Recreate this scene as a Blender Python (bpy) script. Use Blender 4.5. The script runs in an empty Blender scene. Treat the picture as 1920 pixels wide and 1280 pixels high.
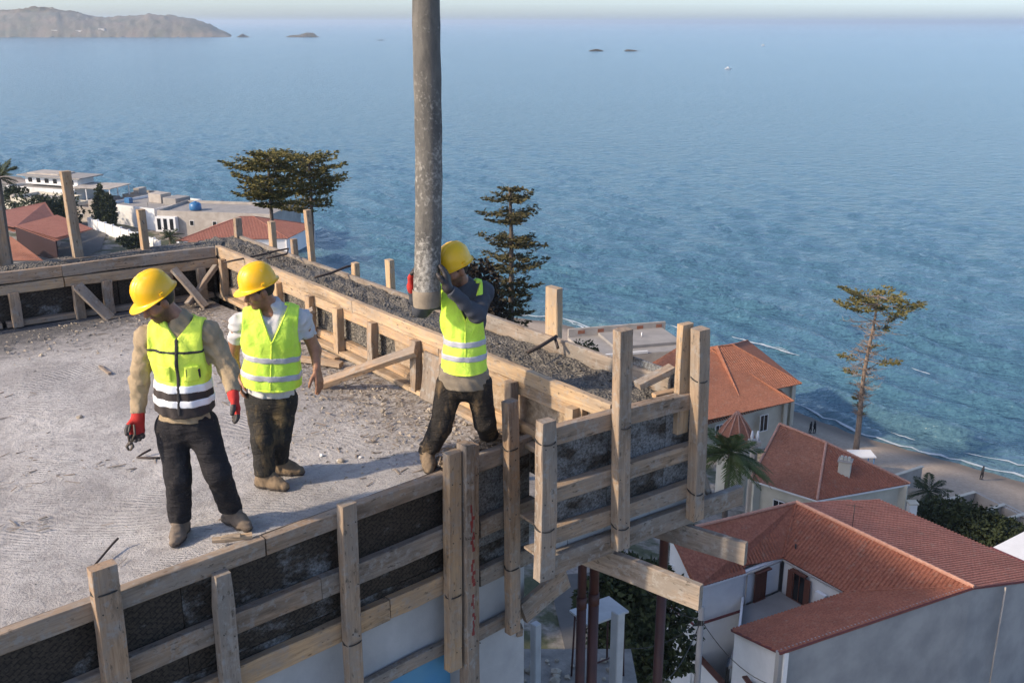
import bpy, bmesh, math, random
import numpy as np
from mathutils import Vector, Matrix
random.seed(7); np.random.seed(7)
R = math.radians
scene = bpy.context.scene
COL = scene.collection

# ---------------------------------------------------------------- camera, sky, sun, exposure
FPX = 1900.0; HY = 40.0; CAMZ = 3.3
PITCH = math.atan((640 - HY) / FPX)
cam = bpy.data.cameras.new('camera'); camo = bpy.data.objects.new('camera', cam)
COL.objects.link(camo); scene.camera = camo
cam.sensor_width = 36.0; cam.lens = 36.0 * FPX / 1920.0
cam.clip_start = 0.1; cam.clip_end = 200000
camo.location = (0, 0, CAMZ); camo.rotation_euler = (math.pi / 2 - PITCH, 0, 0)

SUN_EL = 31.0; SUN_TO = 24.0          # elevation; bearing (from +X towards +Y) the shadows fall to
sun_from = Vector((-math.cos(R(SUN_TO)) * math.cos(R(SUN_EL)), -math.sin(R(SUN_TO)) * math.cos(R(SUN_EL)), math.sin(R(SUN_EL))))
world = bpy.data.worlds.new('World'); scene.world = world; world.use_nodes = True
wn = world.node_tree.nodes; wl = world.node_tree.links
bg = wn['Background']; sky = wn.new('ShaderNodeTexSky'); sky.sky_type = 'NISHITA'; sky.sun_disc = False
sky.sun_elevation = R(SUN_EL)
sky.sun_rotation = math.atan2(sun_from.x, sun_from.y)
sky.air_density = 0.62; sky.dust_density = 1.4; sky.ozone_density = 1.8; sky.altitude = 50
wl.new(sky.outputs[0], bg.inputs[0]); bg.inputs[1].default_value = 0.15
sl = bpy.data.lights.new('sun', 'SUN'); sl.energy = 2.7; sl.angle = R(2.0); sl.color = (1.0, 0.81, 0.58)
so = bpy.data.objects.new('sun', sl); COL.objects.link(so)
so.rotation_euler = (-sun_from).to_track_quat('-Z', 'Y').to_euler()
so.location = (-30, -20, 40)
vs = scene.view_settings; vs.view_transform = 'Standard'; vs.look = 'None'; vs.gamma = 1.0
vs.exposure = 1.0; vs.use_curve_mapping = False

# ---------------------------------------------------------------- measuring helpers (sight lines of the camera)
_cp, _sp = math.cos(PITCH), math.sin(PITCH)
def ray(x, y):
    u = (x - 960) / FPX; v = (y - 640) / FPX
    return Vector((u, _cp - v * _sp, -_sp - v * _cp))
CAM = Vector((0, 0, CAMZ))
def atz(x, y, z):
    d = ray(x, y); return CAM + d * ((z - CAMZ) / d.z)
def aty(x, y, Y):
    d = ray(x, y); return CAM + d * (Y / d.y)
_A = Vector((-2.9015, 4.98, 0)); _e = Vector((0.7402, 0.67239, 0)).normalized(); _n = Vector((_e.y, -_e.x, 0))
def W(s, d, z):                       # building frame: s along the front edge, d outwards from it
    return _A + _e * s + _n * d + Vector((0, 0, z))
Z = Vector((0, 0, 1))

# ---------------------------------------------------------------- material helpers
def newmat(name):
    m = bpy.data.materials.new(name); m.use_nodes = True
    nt = m.node_tree; b = nt.nodes['Principled BSDF']
    return m, nt, b
class NT:
    def __init__(s, nt): s.nt = nt; s.n = nt.nodes; s.l = nt.links
    def node(s, t, **kw):
        o = s.n.new(t)
        for k, v in kw.items():
            if k in o.inputs: s.set(o.inputs[k], v)
            else: setattr(o, k, v)
        return o
    def set(s, inp, v):
        if hasattr(v, 'is_output'): s.l.new(v, inp)
        else:
            if isinstance(v, (tuple, list)) and len(v) == 3 and inp.type == 'RGBA': v = (*v, 1)
            inp.default_value = v
    def coord(s, which='Object', scale=(1, 1, 1), rot=(0, 0, 0), rnd=0.0):
        tc = s.node('ShaderNodeTexCoord'); mp = s.node('ShaderNodeMapping')
        v = tc.outputs[which]
        if rnd:
            oi = s.node('ShaderNodeObjectInfo'); mu = s.node('ShaderNodeMath', operation='MULTIPLY')
            s.l.new(oi.outputs['Random'], mu.inputs[0]); mu.inputs[1].default_value = rnd
            ad = s.node('ShaderNodeVectorMath', operation='ADD'); s.l.new(v, ad.inputs[0]); s.l.new(mu.outputs[0], ad.inputs[1]); v = ad.outputs[0]
        s.l.new(v, mp.inputs['Vector']); mp.inputs['Scale'].default_value = scale; mp.inputs['Rotation'].default_value = rot
        return mp.outputs[0]
    def noise(s, vec, scale=5, detail=4, rough=.55, dist=0, out='Fac'):
        o = s.node('ShaderNodeTexNoise'); s.l.new(vec, o.inputs['Vector'])
        o.inputs['Scale'].default_value = scale; o.inputs['Detail'].default_value = detail
        o.inputs['Roughness'].default_value = rough; o.inputs['Distortion'].default_value = dist
        return o.outputs[out]
    def ramp(s, fac, stops, interp='LINEAR'):
        o = s.node('ShaderNodeValToRGB'); s.l.new(fac, o.inputs[0]); cr = o.color_ramp; cr.interpolation = interp
        while len(cr.elements) < len(stops): cr.elements.new(.5)
        for el, (p, c) in zip(cr.elements, stops):
            el.position = p; el.color = (*c, 1) if not isinstance(c, (int, float)) else (c, c, c, 1)
        return o.outputs[0]
    def mix(s, fac, a, b, blend='MIX'):
        o = s.node('ShaderNodeMix', data_type='RGBA', blend_type=blend)
        s.set(o.inputs[0], fac); s.set(o.inputs[6], a); s.set(o.inputs[7], b); return o.outputs[2]
    def math(s, op, a, b=0.0, clamp=False):
        o = s.node('ShaderNodeMath', operation=op, use_clamp=clamp); s.set(o.inputs[0], a); s.set(o.inputs[1], b); return o.outputs[0]
    def bump(s, h, strength=.5, dist=.02, normal=None):
        o = s.node('ShaderNodeBump'); s.l.new(h, o.inputs['Height']); o.inputs['Strength'].default_value = strength
        o.inputs['Distance'].default_value = dist
        if normal is not None: s.l.new(normal, o.inputs['Normal'])
        return o.outputs[0]
    def sep(s, vec):
        o = s.node('ShaderNodeSeparateXYZ'); s.l.new(vec, o.inputs[0]); return o.outputs

def simple(name, c1, c2=None, scale=6, rough=.8, bump=.3, bscale=30, bdist=.01, spec=.5, metal=0, rnd=20, contrast=.25, objvar=0.0):
    m, nt, b = newmat(name); t = NT(nt)
    c2 = c2 or tuple(x * .75 for x in c1)
    v = t.coord('Object', rnd=rnd)
    f = t.noise(v, scale, 5, .6)
    col = t.ramp(f, [(.5 - contrast, c2), (.5 + contrast, c1)])
    if objvar:
        oi = t.node('ShaderNodeObjectInfo'); k = t.math('MULTIPLY_ADD', oi.outputs['Random'], objvar * 2); k.node.inputs[2].default_value = 1 - objvar
        col = t.mix(1.0, col, k, 'MULTIPLY')
    t.set(b.inputs['Base Color'], col); b.inputs['Roughness'].default_value = rough
    b.inputs['Specular IOR Level'].default_value = spec; b.inputs['Metallic'].default_value = metal
    if bump:
        t.set(b.inputs['Normal'], t.bump(t.noise(v, bscale, 5, .6), bump, bdist))
    return m
MAT = {}
def wood_mat(name, light, dark, grey_amt, cement):
    m, nt, b = newmat(name); t = NT(nt)
    v0 = t.coord('Object', rnd=31.0)
    vs_ = t.coord('Object', (1.2, 22, 22), rnd=31.0)
    grain = t.noise(vs_, 2.2, 6, .62, .6)
    col = t.ramp(grain, [(.28, dark), (.5, tuple((a + c) / 2 for a, c in zip(light, dark))), (.72, light)])
    oi = t.node('ShaderNodeObjectInfo')
    tint = t.ramp(oi.outputs['Random'], [(0, (1.05, .98, .90)), (.35, (.90, .87, .84)), (.7, (1.08, .93, .78)), (1, (.80, .74, .69))])
    col = t.mix(1.0, col, tint, 'MULTIPLY')
    wx = t.noise(t.coord('Object', (1.0, 2.2, 2.2), rnd=31.0), 2.4, 6, .65); g = t.ramp(wx, [(.40, 0.0), (.60, grey_amt)])
    col = t.mix(g, col, (.22, .195, .17))
    st = t.noise(t.coord('Object', (.9, 5, 5), rnd=77.0), 1.7, 6, .7); col = t.mix(t.ramp(st, [(.52, 0.0), (.68, .7)]), col, (.10, .072, .05))
    sp_ = t.noise(v0, 5.5, 7, .72); col = t.mix(t.ramp(sp_, [(.56, 0.0), (.66, cement * .6)]), col, (.33, .315, .295))
    kn = t.node('ShaderNodeTexVoronoi'); t.l.new(t.coord('Object', (2.6, 7, 7), rnd=31.0), kn.inputs['Vector']); kn.inputs['Scale'].default_value = 1.6
    kf = t.ramp(kn.outputs['Distance'], [(.03, 1.0), (.10, 0.0)])
    col = t.mix(t.math('MULTIPLY', kf, .75), col, (.09, .045, .02))
    ce = t.noise(v0, 14, 6, .7); cf = t.ramp(ce, [(.54, 0.0), (.62, cement)])
    col = t.mix(cf, col, (.29, .275, .255))
    di = t.noise(t.coord('Object', (14, 34, 34), rnd=31.0), 1.0, 4, .65); dm_ = t.noise(v0, 3.1, 3, .6); df = t.math('MULTIPLY', t.ramp(di, [(.60, 0.0), (.68, .8)]), t.ramp(dm_, [(.34, 0.0), (.52, 1.0)]))
    col = t.mix(df, col, (.06, .05, .04))
    t.set(b.inputs['Base Color'], col); b.inputs['Roughness'].default_value = .82; b.inputs['Specular IOR Level'].default_value = .25
    t.set(b.inputs['Normal'], t.bump(grain, .35, .006, t.bump(ce, .25, .006)))
    return m
MAT['wood'] = wood_mat('wood', (.42, .335, .255), (.23, .165, .115), .7, .6)
MAT['wood_new'] = wood_mat('wood_new', (.55, .425, .285), (.34, .24, .15), .5, .45)
MAT['wood_grey'] = wood_mat('wood_grey', (.37, .32, .275), (.19, .155, .125), .9, .8)

def mk_slab():
    m, nt, b = newmat('screed_concrete'); t = NT(nt)
    v = t.coord('Object')
    # rake tracks: bands of parallel grooves whose direction wanders from patch to patch
    dirn = t.node('ShaderNodeTexNoise'); t.l.new(v, dirn.inputs['Vector']); dirn.inputs['Scale'].default_value = .55; dirn.inputs['Detail'].default_value = 1.0
    warp = t.node('ShaderNodeVectorMath', operation='SCALE'); t.l.new(dirn.outputs['Color'], warp.inputs[0]); warp.inputs['Scale'].default_value = 1.6
    av = t.node('ShaderNodeVectorMath', operation='ADD'); t.l.new(v, av.inputs[0]); t.l.new(warp.outputs[0], av.inputs[1])
    wv = t.node('ShaderNodeTexWave', wave_type='BANDS', bands_direction='DIAGONAL'); t.l.new(av.outputs[0], wv.inputs['Vector'])
    wv.inputs['Scale'].default_value = 7.5; wv.inputs['Distortion'].default_value = 2.6; wv.inputs['Detail'].default_value = 2; wv.inputs['Detail Scale'].default_value = 2.5
    msk = t.ramp(t.noise(v, .9, 3, .55), [(.44, 0.05), (.60, 1.0)])
    wv2 = t.node('ShaderNodeTexWave', wave_type='BANDS', bands_direction='X'); mp2 = t.node('ShaderNodeMapping'); t.l.new(av.outputs[0], mp2.inputs[0]); mp2.inputs['Rotation'].default_value = (0, 0, R(-62)); t.l.new(mp2.outputs[0], wv2.inputs['Vector'])
    wv2.inputs['Scale'].default_value = 9.5; wv2.inputs['Distortion'].default_value = 3.5; wv2.inputs['Detail'].default_value = 3; wv2.inputs['Detail Scale'].default_value = 2.0
    msk2 = t.ramp(t.noise(v, 1.5, 3, .6), [(.50, 0.0), (.62, 1.0)])
    g = t.math('ADD', t.math('MULTIPLY', t.math('MULTIPLY', wv.outputs['Fac'], msk), .55), t.math('MULTIPLY', t.math('MULTIPLY', wv2.outputs['Fac'], msk2), .55))
    big = t.noise(v, 1.1, 6, .62); fine = t.noise(v, 42, 6, .7); mid = t.noise(v, 9, 5, .65)
    col = t.ramp(big, [(.32, (.31, .292, .282)), (.52, (.43, .41, .398)), (.72, (.52, .50, .485))])
    col = t.mix(t.ramp(mid, [(.38, .5), (.52, 0.0)]), col, (.25, .235, .225)); wetn = t.noise(v, .75, 6, .7, .6); col = t.mix(t.ramp(wetn, [(.52, 0.0), (.66, .5)]), col, (.225, .215, .21)); col = t.mix(t.ramp(t.noise(v, 2.6, 6, .75), [(.60, 0.0), (.70, .55)]), col, (.60, .585, .57))
    col = t.mix(t.ramp(fine, [(.30, .75), (.44, 0.0)]), col, (.15, .14, .135))
    # damp, dirty strip along the back formwork and brown muck along the right one (slab frame is this object's frame)
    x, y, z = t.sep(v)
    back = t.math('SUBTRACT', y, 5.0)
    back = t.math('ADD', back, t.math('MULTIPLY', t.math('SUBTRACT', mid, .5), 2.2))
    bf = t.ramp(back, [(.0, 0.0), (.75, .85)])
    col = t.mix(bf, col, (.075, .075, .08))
    rt = t.math('SUBTRACT', x, 2.75); rt = t.math('ADD', rt, t.math('MULTIPLY', t.math('SUBTRACT', mid, .5), 2.4))
    rf = t.ramp(rt, [(.0, 0.0), (1.1, .75)])
    speck = t.ramp(t.noise(v, 20, 5, .7), [(.40, 1.0), (.56, .15)])
    col = t.mix(t.math('MULTIPLY', rf, speck), col, (.115, .085, .06))
    t.set(b.inputs['Base Color'], col); b.inputs['Roughness'].default_value = .93; b.inputs['Specular IOR Level'].default_value = .2
    h = t.math('ADD', t.math('MULTIPLY', g, .42), t.math('MULTIPLY', fine, .6)); h = t.math('ADD', h, t.math('MULTIPLY', mid, .6))
    t.set(b.inputs['Normal'], t.bump(h, 1.0, .024))
    return m
MAT['slab'] = mk_slab()
MAT['concrete'] = simple('cast_concrete', (.46, .46, .46), (.30, .305, .31), 2.2, .85, .3, 26, .01, .3)
MAT['concrete_pale'] = simple('pale_concrete', (.55, .54, .52), (.40, .39, .38), 3, .85, .3, 26, .01, .3)
MAT['blue_form'] = simple('blue_coating', (.05, .22, .42), (.10, .27, .40), 4, .5, .15, 30, .004)
def mk_gravel():
    m, nt, b = newmat('fresh_gravel_concrete'); t = NT(nt); v = t.coord('Object')
    vo = t.node('ShaderNodeTexVoronoi'); t.l.new(v, vo.inputs['Vector']); vo.inputs['Scale'].default_value = 42
    n = t.noise(v, 6, 5, .65)
    col = t.ramp(n, [(.3, (.062, .058, .052)), (.7, (.14, .128, .112))])
    hs = t.node('ShaderNodeSeparateColor'); t.l.new(vo.outputs['Color'], hs.inputs[0])
    col = t.mix(t.ramp(hs.outputs[0], [(.6, 0.0), (.95, .5)]), col, (.28, .25, .205))
    t.set(b.inputs['Base Color'], col); b.inputs['Roughness'].default_value = .9
    t.set(b.inputs['Normal'], t.bump(t.math('ADD', vo.outputs['Distance'], n), .9, .03))
    return m
MAT['gravel'] = mk_gravel()
def mk_ply(name, cement):
    m, nt, b = newmat(name); t = NT(nt)
    v = t.coord('Object', rnd=0)
    br = t.node('ShaderNodeTexBrick'); t.l.new(t.coord('Object', (1, 1, 1), (0, 0, R(-33))), br.inputs['Vector'])
    br.inputs['Scale'].default_value = 13; br.inputs['Mortar Size'].default_value = .055; br.inputs['Brick Width'].default_value = .55; br.inputs['Row Height'].default_value = .42
    br.inputs['Color1'].default_value = (.040, .031, .025, 1); br.inputs['Color2'].default_value = (.028, .023, .019, 1); br.inputs['Mortar'].default_value = (.010, .009, .008, 1)
    ltr = t.noise(t.coord('Object', (1, 1.6, 1), (0, 0, R(-33))), 42, 2, .5)
    col = t.mix(t.ramp(ltr, [(.50, 0.0), (.56, .6)]), br.outputs['Color'], (.060, .047, .037))
    c = t.noise(t.coord('Object', (1.0, 1.7, 1.0), rnd=9), 3.2, 7, .68)
    cf = t.ramp(c, [(.62 - .2 * cement, 0.0), (.74 - .18 * cement, .85)])
    fine = t.noise(v, 60, 4, .7)
    col = t.mix(t.math('MULTIPLY', cf, t.ramp(fine, [(.36, .1), (.62, .8)])), col, (.30, .32, .34))
    t.set(b.inputs['Base Color'], col); b.inputs['Roughness'].default_value = .62; b.inputs['Specular IOR Level'].default_value = .35
    t.set(b.inputs['Normal'], t.bump(t.math('ADD', c, fine), .3, .006))
    return m
MAT['ply'] = mk_ply('film_faced_plywood', .15)
MAT['ply_cement'] = mk_ply('cement_smeared_plywood', 1.15)
MAT['ply_half'] = mk_ply('splashed_plywood', .55)
MAT['ply_inner'] = mk_ply('muddy_inner_plywood', .95)
def mk_mudply():
    m, nt, b = newmat('muddy_plywood'); t = NT(nt); v = t.coord('Object', rnd=7)
    n = t.noise(v, 16, 6, .7); n2 = t.noise(v, 3, 4, .6)
    col = t.ramp(n, [(.30, (.10, .075, .05)), (.5, (.27, .215, .16)), (.7, (.44, .38, .31))])
    col = t.mix(t.ramp(n2, [(.4, 0.0), (.65, .6)]), col, (.36, .25, .15))
    t.set(b.inputs['Base Color'], col); b.inputs['Roughness'].default_value = .9
    t.set(b.inputs['Normal'], t.bump(n, .5, .02)); return m
MAT['ply_mud'] = mk_mudply()
MAT['steel_red'] = simple('red_oxide_steel', (.075, .024, .020), (.04, .016, .015), 5, .6, .2, 40, .004)
MAT['rebar'] = simple('rusty_rebar', (.06, .04, .032), (.03, .024, .022), 12, .75, .3, 60, .004)
MAT['wire'] = simple('black_wire', (.02, .02, .02), None, 5, .6, 0)
def mk_hose():
    m, nt, b = newmat('cement_caked_hose'); t = NT(nt); v = t.coord('Object'); x, y, z = t.sep(v)
    f = t.noise(v, 34, 6, .75); g = t.noise(t.coord('Object', (1, 1, .35)), 9, 5, .65); k = t.noise(v, 2.2, 4, .6)
    col = t.ramp(g, [(.35, (.075, .072, .068)), (.65, (.15, .14, .125))])
    dn = t.math('MULTIPLY_ADD', z, -.11); dn.node.inputs[2].default_value = .30            # more splashes towards the mouth
    lev = t.math('ADD', t.math('ADD', f, t.math('MULTIPLY', t.math('SUBTRACT', k, .5), .7)), dn)
    col = t.mix(t.ramp(lev, [(.54, 0.0), (.74, .9)]), col, (.42, .40, .365))
    t.set(b.inputs['Base Color'], col); b.inputs['Roughness'].default_value = .85
    t.set(b.inputs['Normal'], t.bump(t.math('ADD', f, g), .6, .015)); return m
MAT['hose'] = mk_hose()
MAT['hose_end'] = simple('hose_end_cuff', (.29, .24, .18), (.15, .12, .09), 9, .8, .4, 40, .01)
MAT['stone'] = simple('pale_rubble', (.44, .38, .30), (.24, .20, .16), 14, .9, .5, 40, .01, objvar=.25)
MAT['red_paint'] = simple('red_marking_paint', (.24, .03, .028), (.15, .025, .025), 14, .7, .1, 50)
MAT['white_dab'] = simple('white_plaster_crumb', (.75, .75, .74), (.6, .6, .6), 20, .8, .3)

# ---------------------------------------------------------------- object helpers
def link(o): COL.objects.link(o); return o
def wmat(o):
    return WM.get(o.name, Matrix.Identity(4))
WM = {}
def put(o, parent=None, world=None):
    world = world or Matrix.Identity(4)
    link(o)
    o.matrix_basis = world
    if parent is not None:
        o.parent = parent; o.matrix_parent_inverse = wmat(parent).inverted()
    WM[o.name] = world.copy()
    return o
def thing(name, label, cat, loc=(0, 0, 0), group=None):
    o = bpy.data.objects.new(name, None); o.empty_display_size = .2
    put(o, None, Matrix.Translation(Vector(loc)))
    o['label'] = label; o['category'] = cat
    if group: o['group'] = group
    return o
def tag(o, label=None, cat=None, group=None, kind=None):
    if label: o['label'] = label
    if cat: o['category'] = cat
    if group: o['group'] = group
    if kind: o['kind'] = kind
    return o
def mesh(name, verts, faces, mat, parent=None, world=None, smooth=False):
    me = bpy.data.meshes.new(name)
    me.from_pydata([tuple(map(float, v)) for v in verts], [], faces)
    if isinstance(mat, str): mat = MAT[mat]
    me.materials.append(mat)
    if smooth:
        me.polygons.foreach_set('use_smooth', [True] * len(me.polygons))
    me.update()
    return put(bpy.data.objects.new(name, me), parent, world)
def npmesh(name, verts, faces, mat, parent=None, world=None, smooth=True):
    """verts (n,3), faces (m,3|4) arrays"""
    verts = np.asarray(verts, np.float32); faces = np.asarray(faces, np.int32)
    me = bpy.data.meshes.new(name); k = faces.shape[1]
    me.vertices.add(len(verts)); me.vertices.foreach_set('co', verts.ravel())
    me.loops.add(faces.size); me.loops.foreach_set('vertex_index', faces.ravel())
    me.polygons.add(len(faces)); me.polygons.foreach_set('loop_start', np.arange(0, faces.size, k, dtype=np.int32))
    me.polygons.foreach_set('loop_total', np.full(len(faces), k, np.int32))
    me.update(calc_edges=True)
    if smooth: me.polygons.foreach_set('use_smooth', np.ones(len(faces), bool))
    if isinstance(mat, str): mat = MAT[mat]
    me.materials.append(mat)
    return put(bpy.data.objects.new(name, me), parent, world)
def frame(origin, x, y_hint):
    x = Vector(x).normalized(); y = Vector(y_hint); y = (y - x * y.dot(x)).normalized(); z = x.cross(y)
    m = Matrix((x, y, z)).transposed().to_4x4(); m.translation = origin; return m
def board_mesh(L, w, t, seg=6, ch=.004, rough=.003, bow=.009, rounded=False):
    vs_, fs = [], []
    hw, ht = w / 2, t / 2
    prof = [(-hw + ch, -ht), (hw - ch, -ht), (hw, -ht + ch), (hw, ht - ch), (hw - ch, ht), (-hw + ch, ht), (-hw, ht - ch), (-hw, -ht + ch)]
    by, bz = random.uniform(-bow, bow), random.uniform(-bow, bow) * .5
    for i in range(seg + 1):
        u = i / seg; x = u * L; k = 4 * u * (1 - u)
        sc = 1.0
        if rounded and i == seg: sc = .8
        ex = random.uniform(-.006, .006) if i in (0, seg) else 0
        for (a, c) in prof:
            vs_.append((x + ex, a * sc + by * k + random.uniform(-rough, rough), c + bz * k + random.uniform(-rough, rough)))
    for i in range(seg):
        for j in range(8):
            a = i * 8 + j; b_ = i * 8 + (j + 1) % 8
            fs.append((a, b_, b_ + 8, a + 8))
    fs.append(tuple(range(7, -1, -1))); fs.append(tuple(range(seg * 8, seg * 8 + 8)))
    return vs_, fs
def board(name, P0, P1, w, t, wdir, mat='wood', parent=None, rounded=False, label=None):
    """plank from P0 to P1; wdir: direction of its wide side"""
    P0 = Vector(P0); P1 = Vector(P1); L = (P1 - P0).length
    v, f = board_mesh(L, w, t, seg=max(3, min(14, int(L / .22))), ch=min(.005, t * .18), rounded=rounded)
    o = mesh(name, v, f, mat, parent, frame(P0, P1 - P0, wdir))
    if label: o['label'] = label
    return o
def box(name, lo, hi, mat, parent=None, world=None, bevel=0.0):
    bm = bmesh.new(); bmesh.ops.create_cube(bm, size=1)
    lo = Vector(lo); hi = Vector(hi)
    for v in bm.verts: v.co = Vector([(lo[i] + hi[i]) / 2 + v.co[i] * (hi[i] - lo[i]) for i in range(3)])
    if bevel: bmesh.ops.bevel(bm, geom=bm.edges[:], offset=bevel, segments=1, affect='EDGES')
    me = bpy.data.meshes.new(name); bm.to_mesh(me); bm.free()
    me.materials.append(MAT[mat] if isinstance(mat, str) else mat)
    return put(bpy.data.objects.new(name, me), parent, world)
def tube_arrays(pts, rad, n=8, cap=True):
    pts = [Vector(p) for p in pts]
    if not hasattr(rad, '__len__'): rad = [rad] * len(pts)
    vs_, fs = [], []
    up = Vector((0, 0, 1)) if abs((pts[1] - pts[0]).normalized().z) < .9 else Vector((1, 0, 0))
    for i, p in enumerate(pts):
        d = (pts[min(i + 1, len(pts) - 1)] - pts[max(i - 1, 0)]).normalized()
        x = up.cross(d).normalized(); y = d.cross(x); up = y if abs(y.dot(d)) < .5 else up
        for k in range(n):
            a = 2 * math.pi * k / n
            vs_.append(p + (x * math.cos(a) + y * math.sin(a)) * rad[i])
        up = y
    for i in range(len(pts) - 1):
        for k in range(n):
            a = i * n + k; b_ = i * n + (k + 1) % n
            fs.append((a, b_, b_ + n, a + n))
    if cap:
        fs.append(tuple(range(n - 1, -1, -1))); m0 = (len(pts) - 1) * n; fs.append(tuple(range(m0, m0 + n)))
    return vs_, fs
def tube(name, pts, rad, mat, parent=None, n=8, smooth=True):
    v, f = tube_arrays(pts, rad, n); o = mesh(name, v, f, mat, parent, None, smooth); return o
class MB:
    """collects geometry into one mesh"""
    def __init__(s): s.v = []; s.f = []
    def add(s, v, f):
        k = len(s.v); s.v += [tuple(x) for x in v]; s.f += [tuple(i + k for i in q) for q in f]
    def tube(s, pts, rad, n=6): s.add(*tube_arrays(pts, rad, n))
    def box(s, lo, hi, M_=None):
        c = [Vector((x, y, z)) for x in (lo[0], hi[0]) for y in (lo[1], hi[1]) for z in (lo[2], hi[2])]
        if M_ is not None: c = [M_ @ p for p in c]
        s.add(c, [(0, 1, 3, 2), (4, 6, 7, 5), (0, 4, 5, 1), (2, 3, 7, 6), (0, 2, 6, 4), (1, 5, 7, 3)])
    def build(s, name, mat, parent=None, world=None, smooth=False): return mesh(name, s.v, s.f, mat, parent, world, smooth)
def rock_arrays(c, r, rnd, squash=.7):
    bm = bmesh.new(); bmesh.ops.create_icosphere(bm, subdivisions=1, radius=1)
    vv = [Vector((v.co.x * r * rnd.uniform(.65, 1.2), v.co.y * r * rnd.uniform(.65, 1.2), v.co.z * r * squash * rnd.uniform(.7, 1.2))) + Vector(c) for v in bm.verts]
    ff = [tuple(v.index for v in f.verts) for f in bm.faces]; bm.free(); return vv, ff
# ================================================================ the unfinished building
ORG = W(0, 0, 0)
MW = frame(ORG, _e, -_n)              # building frame as a matrix: local x = s, local y = -d
bld = thing('unfinished_building', 'unfinished concrete tower block with raked grey roof slab under the workers', 'building', W(1.5, -3, -40))
def lbox(name, s0, s1, d0, d1, z0, z1, mat, parent=bld, bevel=0):
    return box(name, (s0, -d1, z0), (s1, -d0, z1), mat, parent, MW, bevel)
# roof slab as a slightly uneven sheet with thickness
def slab_obj():
    s0, s1, d0, d1 = -6.0, 4.2, -7.6, -0.004; nx, ny = 150, 100
    xs = np.linspace(s0, s1, nx); ds = np.linspace(d0, d1, ny)
    X, D = np.meshgrid(xs, ds); rs = np.random.RandomState(3)
    Zz = np.zeros_like(X)
    for _ in range(40):
        k = rs.uniform(.6, 9); a = rs.uniform(0, 6.28); Zz += np.sin(k * (X * math.cos(a) + D * math.sin(a)) + rs.uniform(0, 6.28)) * .0045 / (1 + k * .35)
    Zz -= .004; edge = np.clip(-D / .1, 0, 1); Zz *= edge; Zz -= .006 * (1 - edge)
    v = np.stack([X, -D, Zz], -1).reshape(-1, 3)
    i = np.arange(nx * ny).reshape(ny, nx); f = np.stack([i[:-1, :-1], i[:-1, 1:], i[1:, 1:], i[1:, :-1]], -1).reshape(-1, 4)[:, ::-1]
    return npmesh('roof_slab', v, f, 'slab', bld, MW)
slab_obj()
lbox('slab_body', -6.0, 4.2, -7.6, -.01, -.28, -.035, 'concrete')
lbox('outer_wall', -6.0, 4.08, -.3, -.02, -40.5, -.285, 'concrete')
lbox('outer_wall', 3.8, 4.085, -7.6, -.305, -40.5, -.29, 'concrete')
lbox('outer_wall', -6.0, 4.07, -7.9, -7.6, -40.5, -.29, 'concrete')
lbox('outer_wall', -6.2, -6.0, -6.9, -.02, -40.5, -.29, 'concrete')
lbox('blue_panel', 2.55, 3.22, -.02, .012, -1.98, -1.60, 'blue_form')

# upstand beams (fresh concrete between the side boards), rough gravel tops
def beam_top(name, P, parent, seed, zt=.515, zb=-.3, drop=.0):
    """P: four plan corners (s,d), near-in, near-out, far-out, far-in"""
    n1, n2 = 70, 9; rs = np.random.RandomState(seed); V = []
    for i in range(n1 + 1):
        u = i / n1
        a = np.array(P[0]) * (1 - u) + np.array(P[3]) * u; b_ = np.array(P[1]) * (1 - u) + np.array(P[2]) * u
        for j in range(n2 + 1):
            w = j / n2; q = a * (1 - w) + b_ * w
            V.append((q[0], -q[1], zt + rs.uniform(-.018, .022) + .03 * math.sin(u * 19 + w * 3) * math.sin(w * 3.1)))
    nt = len(V); I = np.arange(nt).reshape(n1 + 1, n2 + 1)
    F = np.stack([I[:-1, :-1], I[:-1, 1:], I[1:, 1:], I[1:, :-1]], -1).reshape(-1, 4).tolist()
    ring = list(I[0, :]) + list(I[1:, -1]) + list(I[-1, -2::-1]) + list(I[-2:0:-1, 0]); base = len(V)
    for k in ring: V.append((V[k][0], V[k][1], zb))
    m = len(ring)
    for k in range(m): F.append([ring[k], base + k, base + (k + 1) % m, ring[(k + 1) % m]])
    return mesh(name, V, F, 'gravel', parent, MW)
beam_top('concrete_upstand', [(4.08, 1.02), (4.70, 1.02), (5.09, -6.9), (4.50, -6.9)], bld, 5)
beam_top('concrete_upstand', [(4.40, -6.08), (5.02, -6.9), (-6.0, -8.2), (-6.0, -7.52)], bld, 6)

# ---------------------------------------------------------------- front formwork
ff = thing('formwork', 'long timber formwork of dark printed plywood below the two left workers', 'formwork', W(1.5, .1, -1.6))
def zb(s0, s1, z0, z1, d, t, name, parent, mat='wood', dz=0.0):
    """horizontal board along the front from s0 to s1"""
    zc = (z0 + z1) / 2
    return board(name, W(s0, d, zc), W(s1, d, zc + dz), z1 - z0, t, (0, 0, 1), mat, parent)
def stud(s, z0, z1, w, d, t, parent, mat='wood', lean=0.0, rounded=False):
    return board('stud', W(s + lean, d, z0), W(s, d, z1), w, t, _e, mat, parent, rounded)
PL = [(-3.2, -1.9), (-1.895, -.55), (-.545, 1.05), (1.055, 2.30), (2.305, 3.30), (3.305, 4.1)]
for i, (a, b_) in enumerate(PL):
    m_ = {5: 'ply_cement', 3: 'ply_half'}.get(i, 'ply')
    box('plywood_panel', (0, -.40, -.009), (b_ - a, .40, .009), m_, ff, frame(W(a, .0095, -.375), _e, Z))
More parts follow.
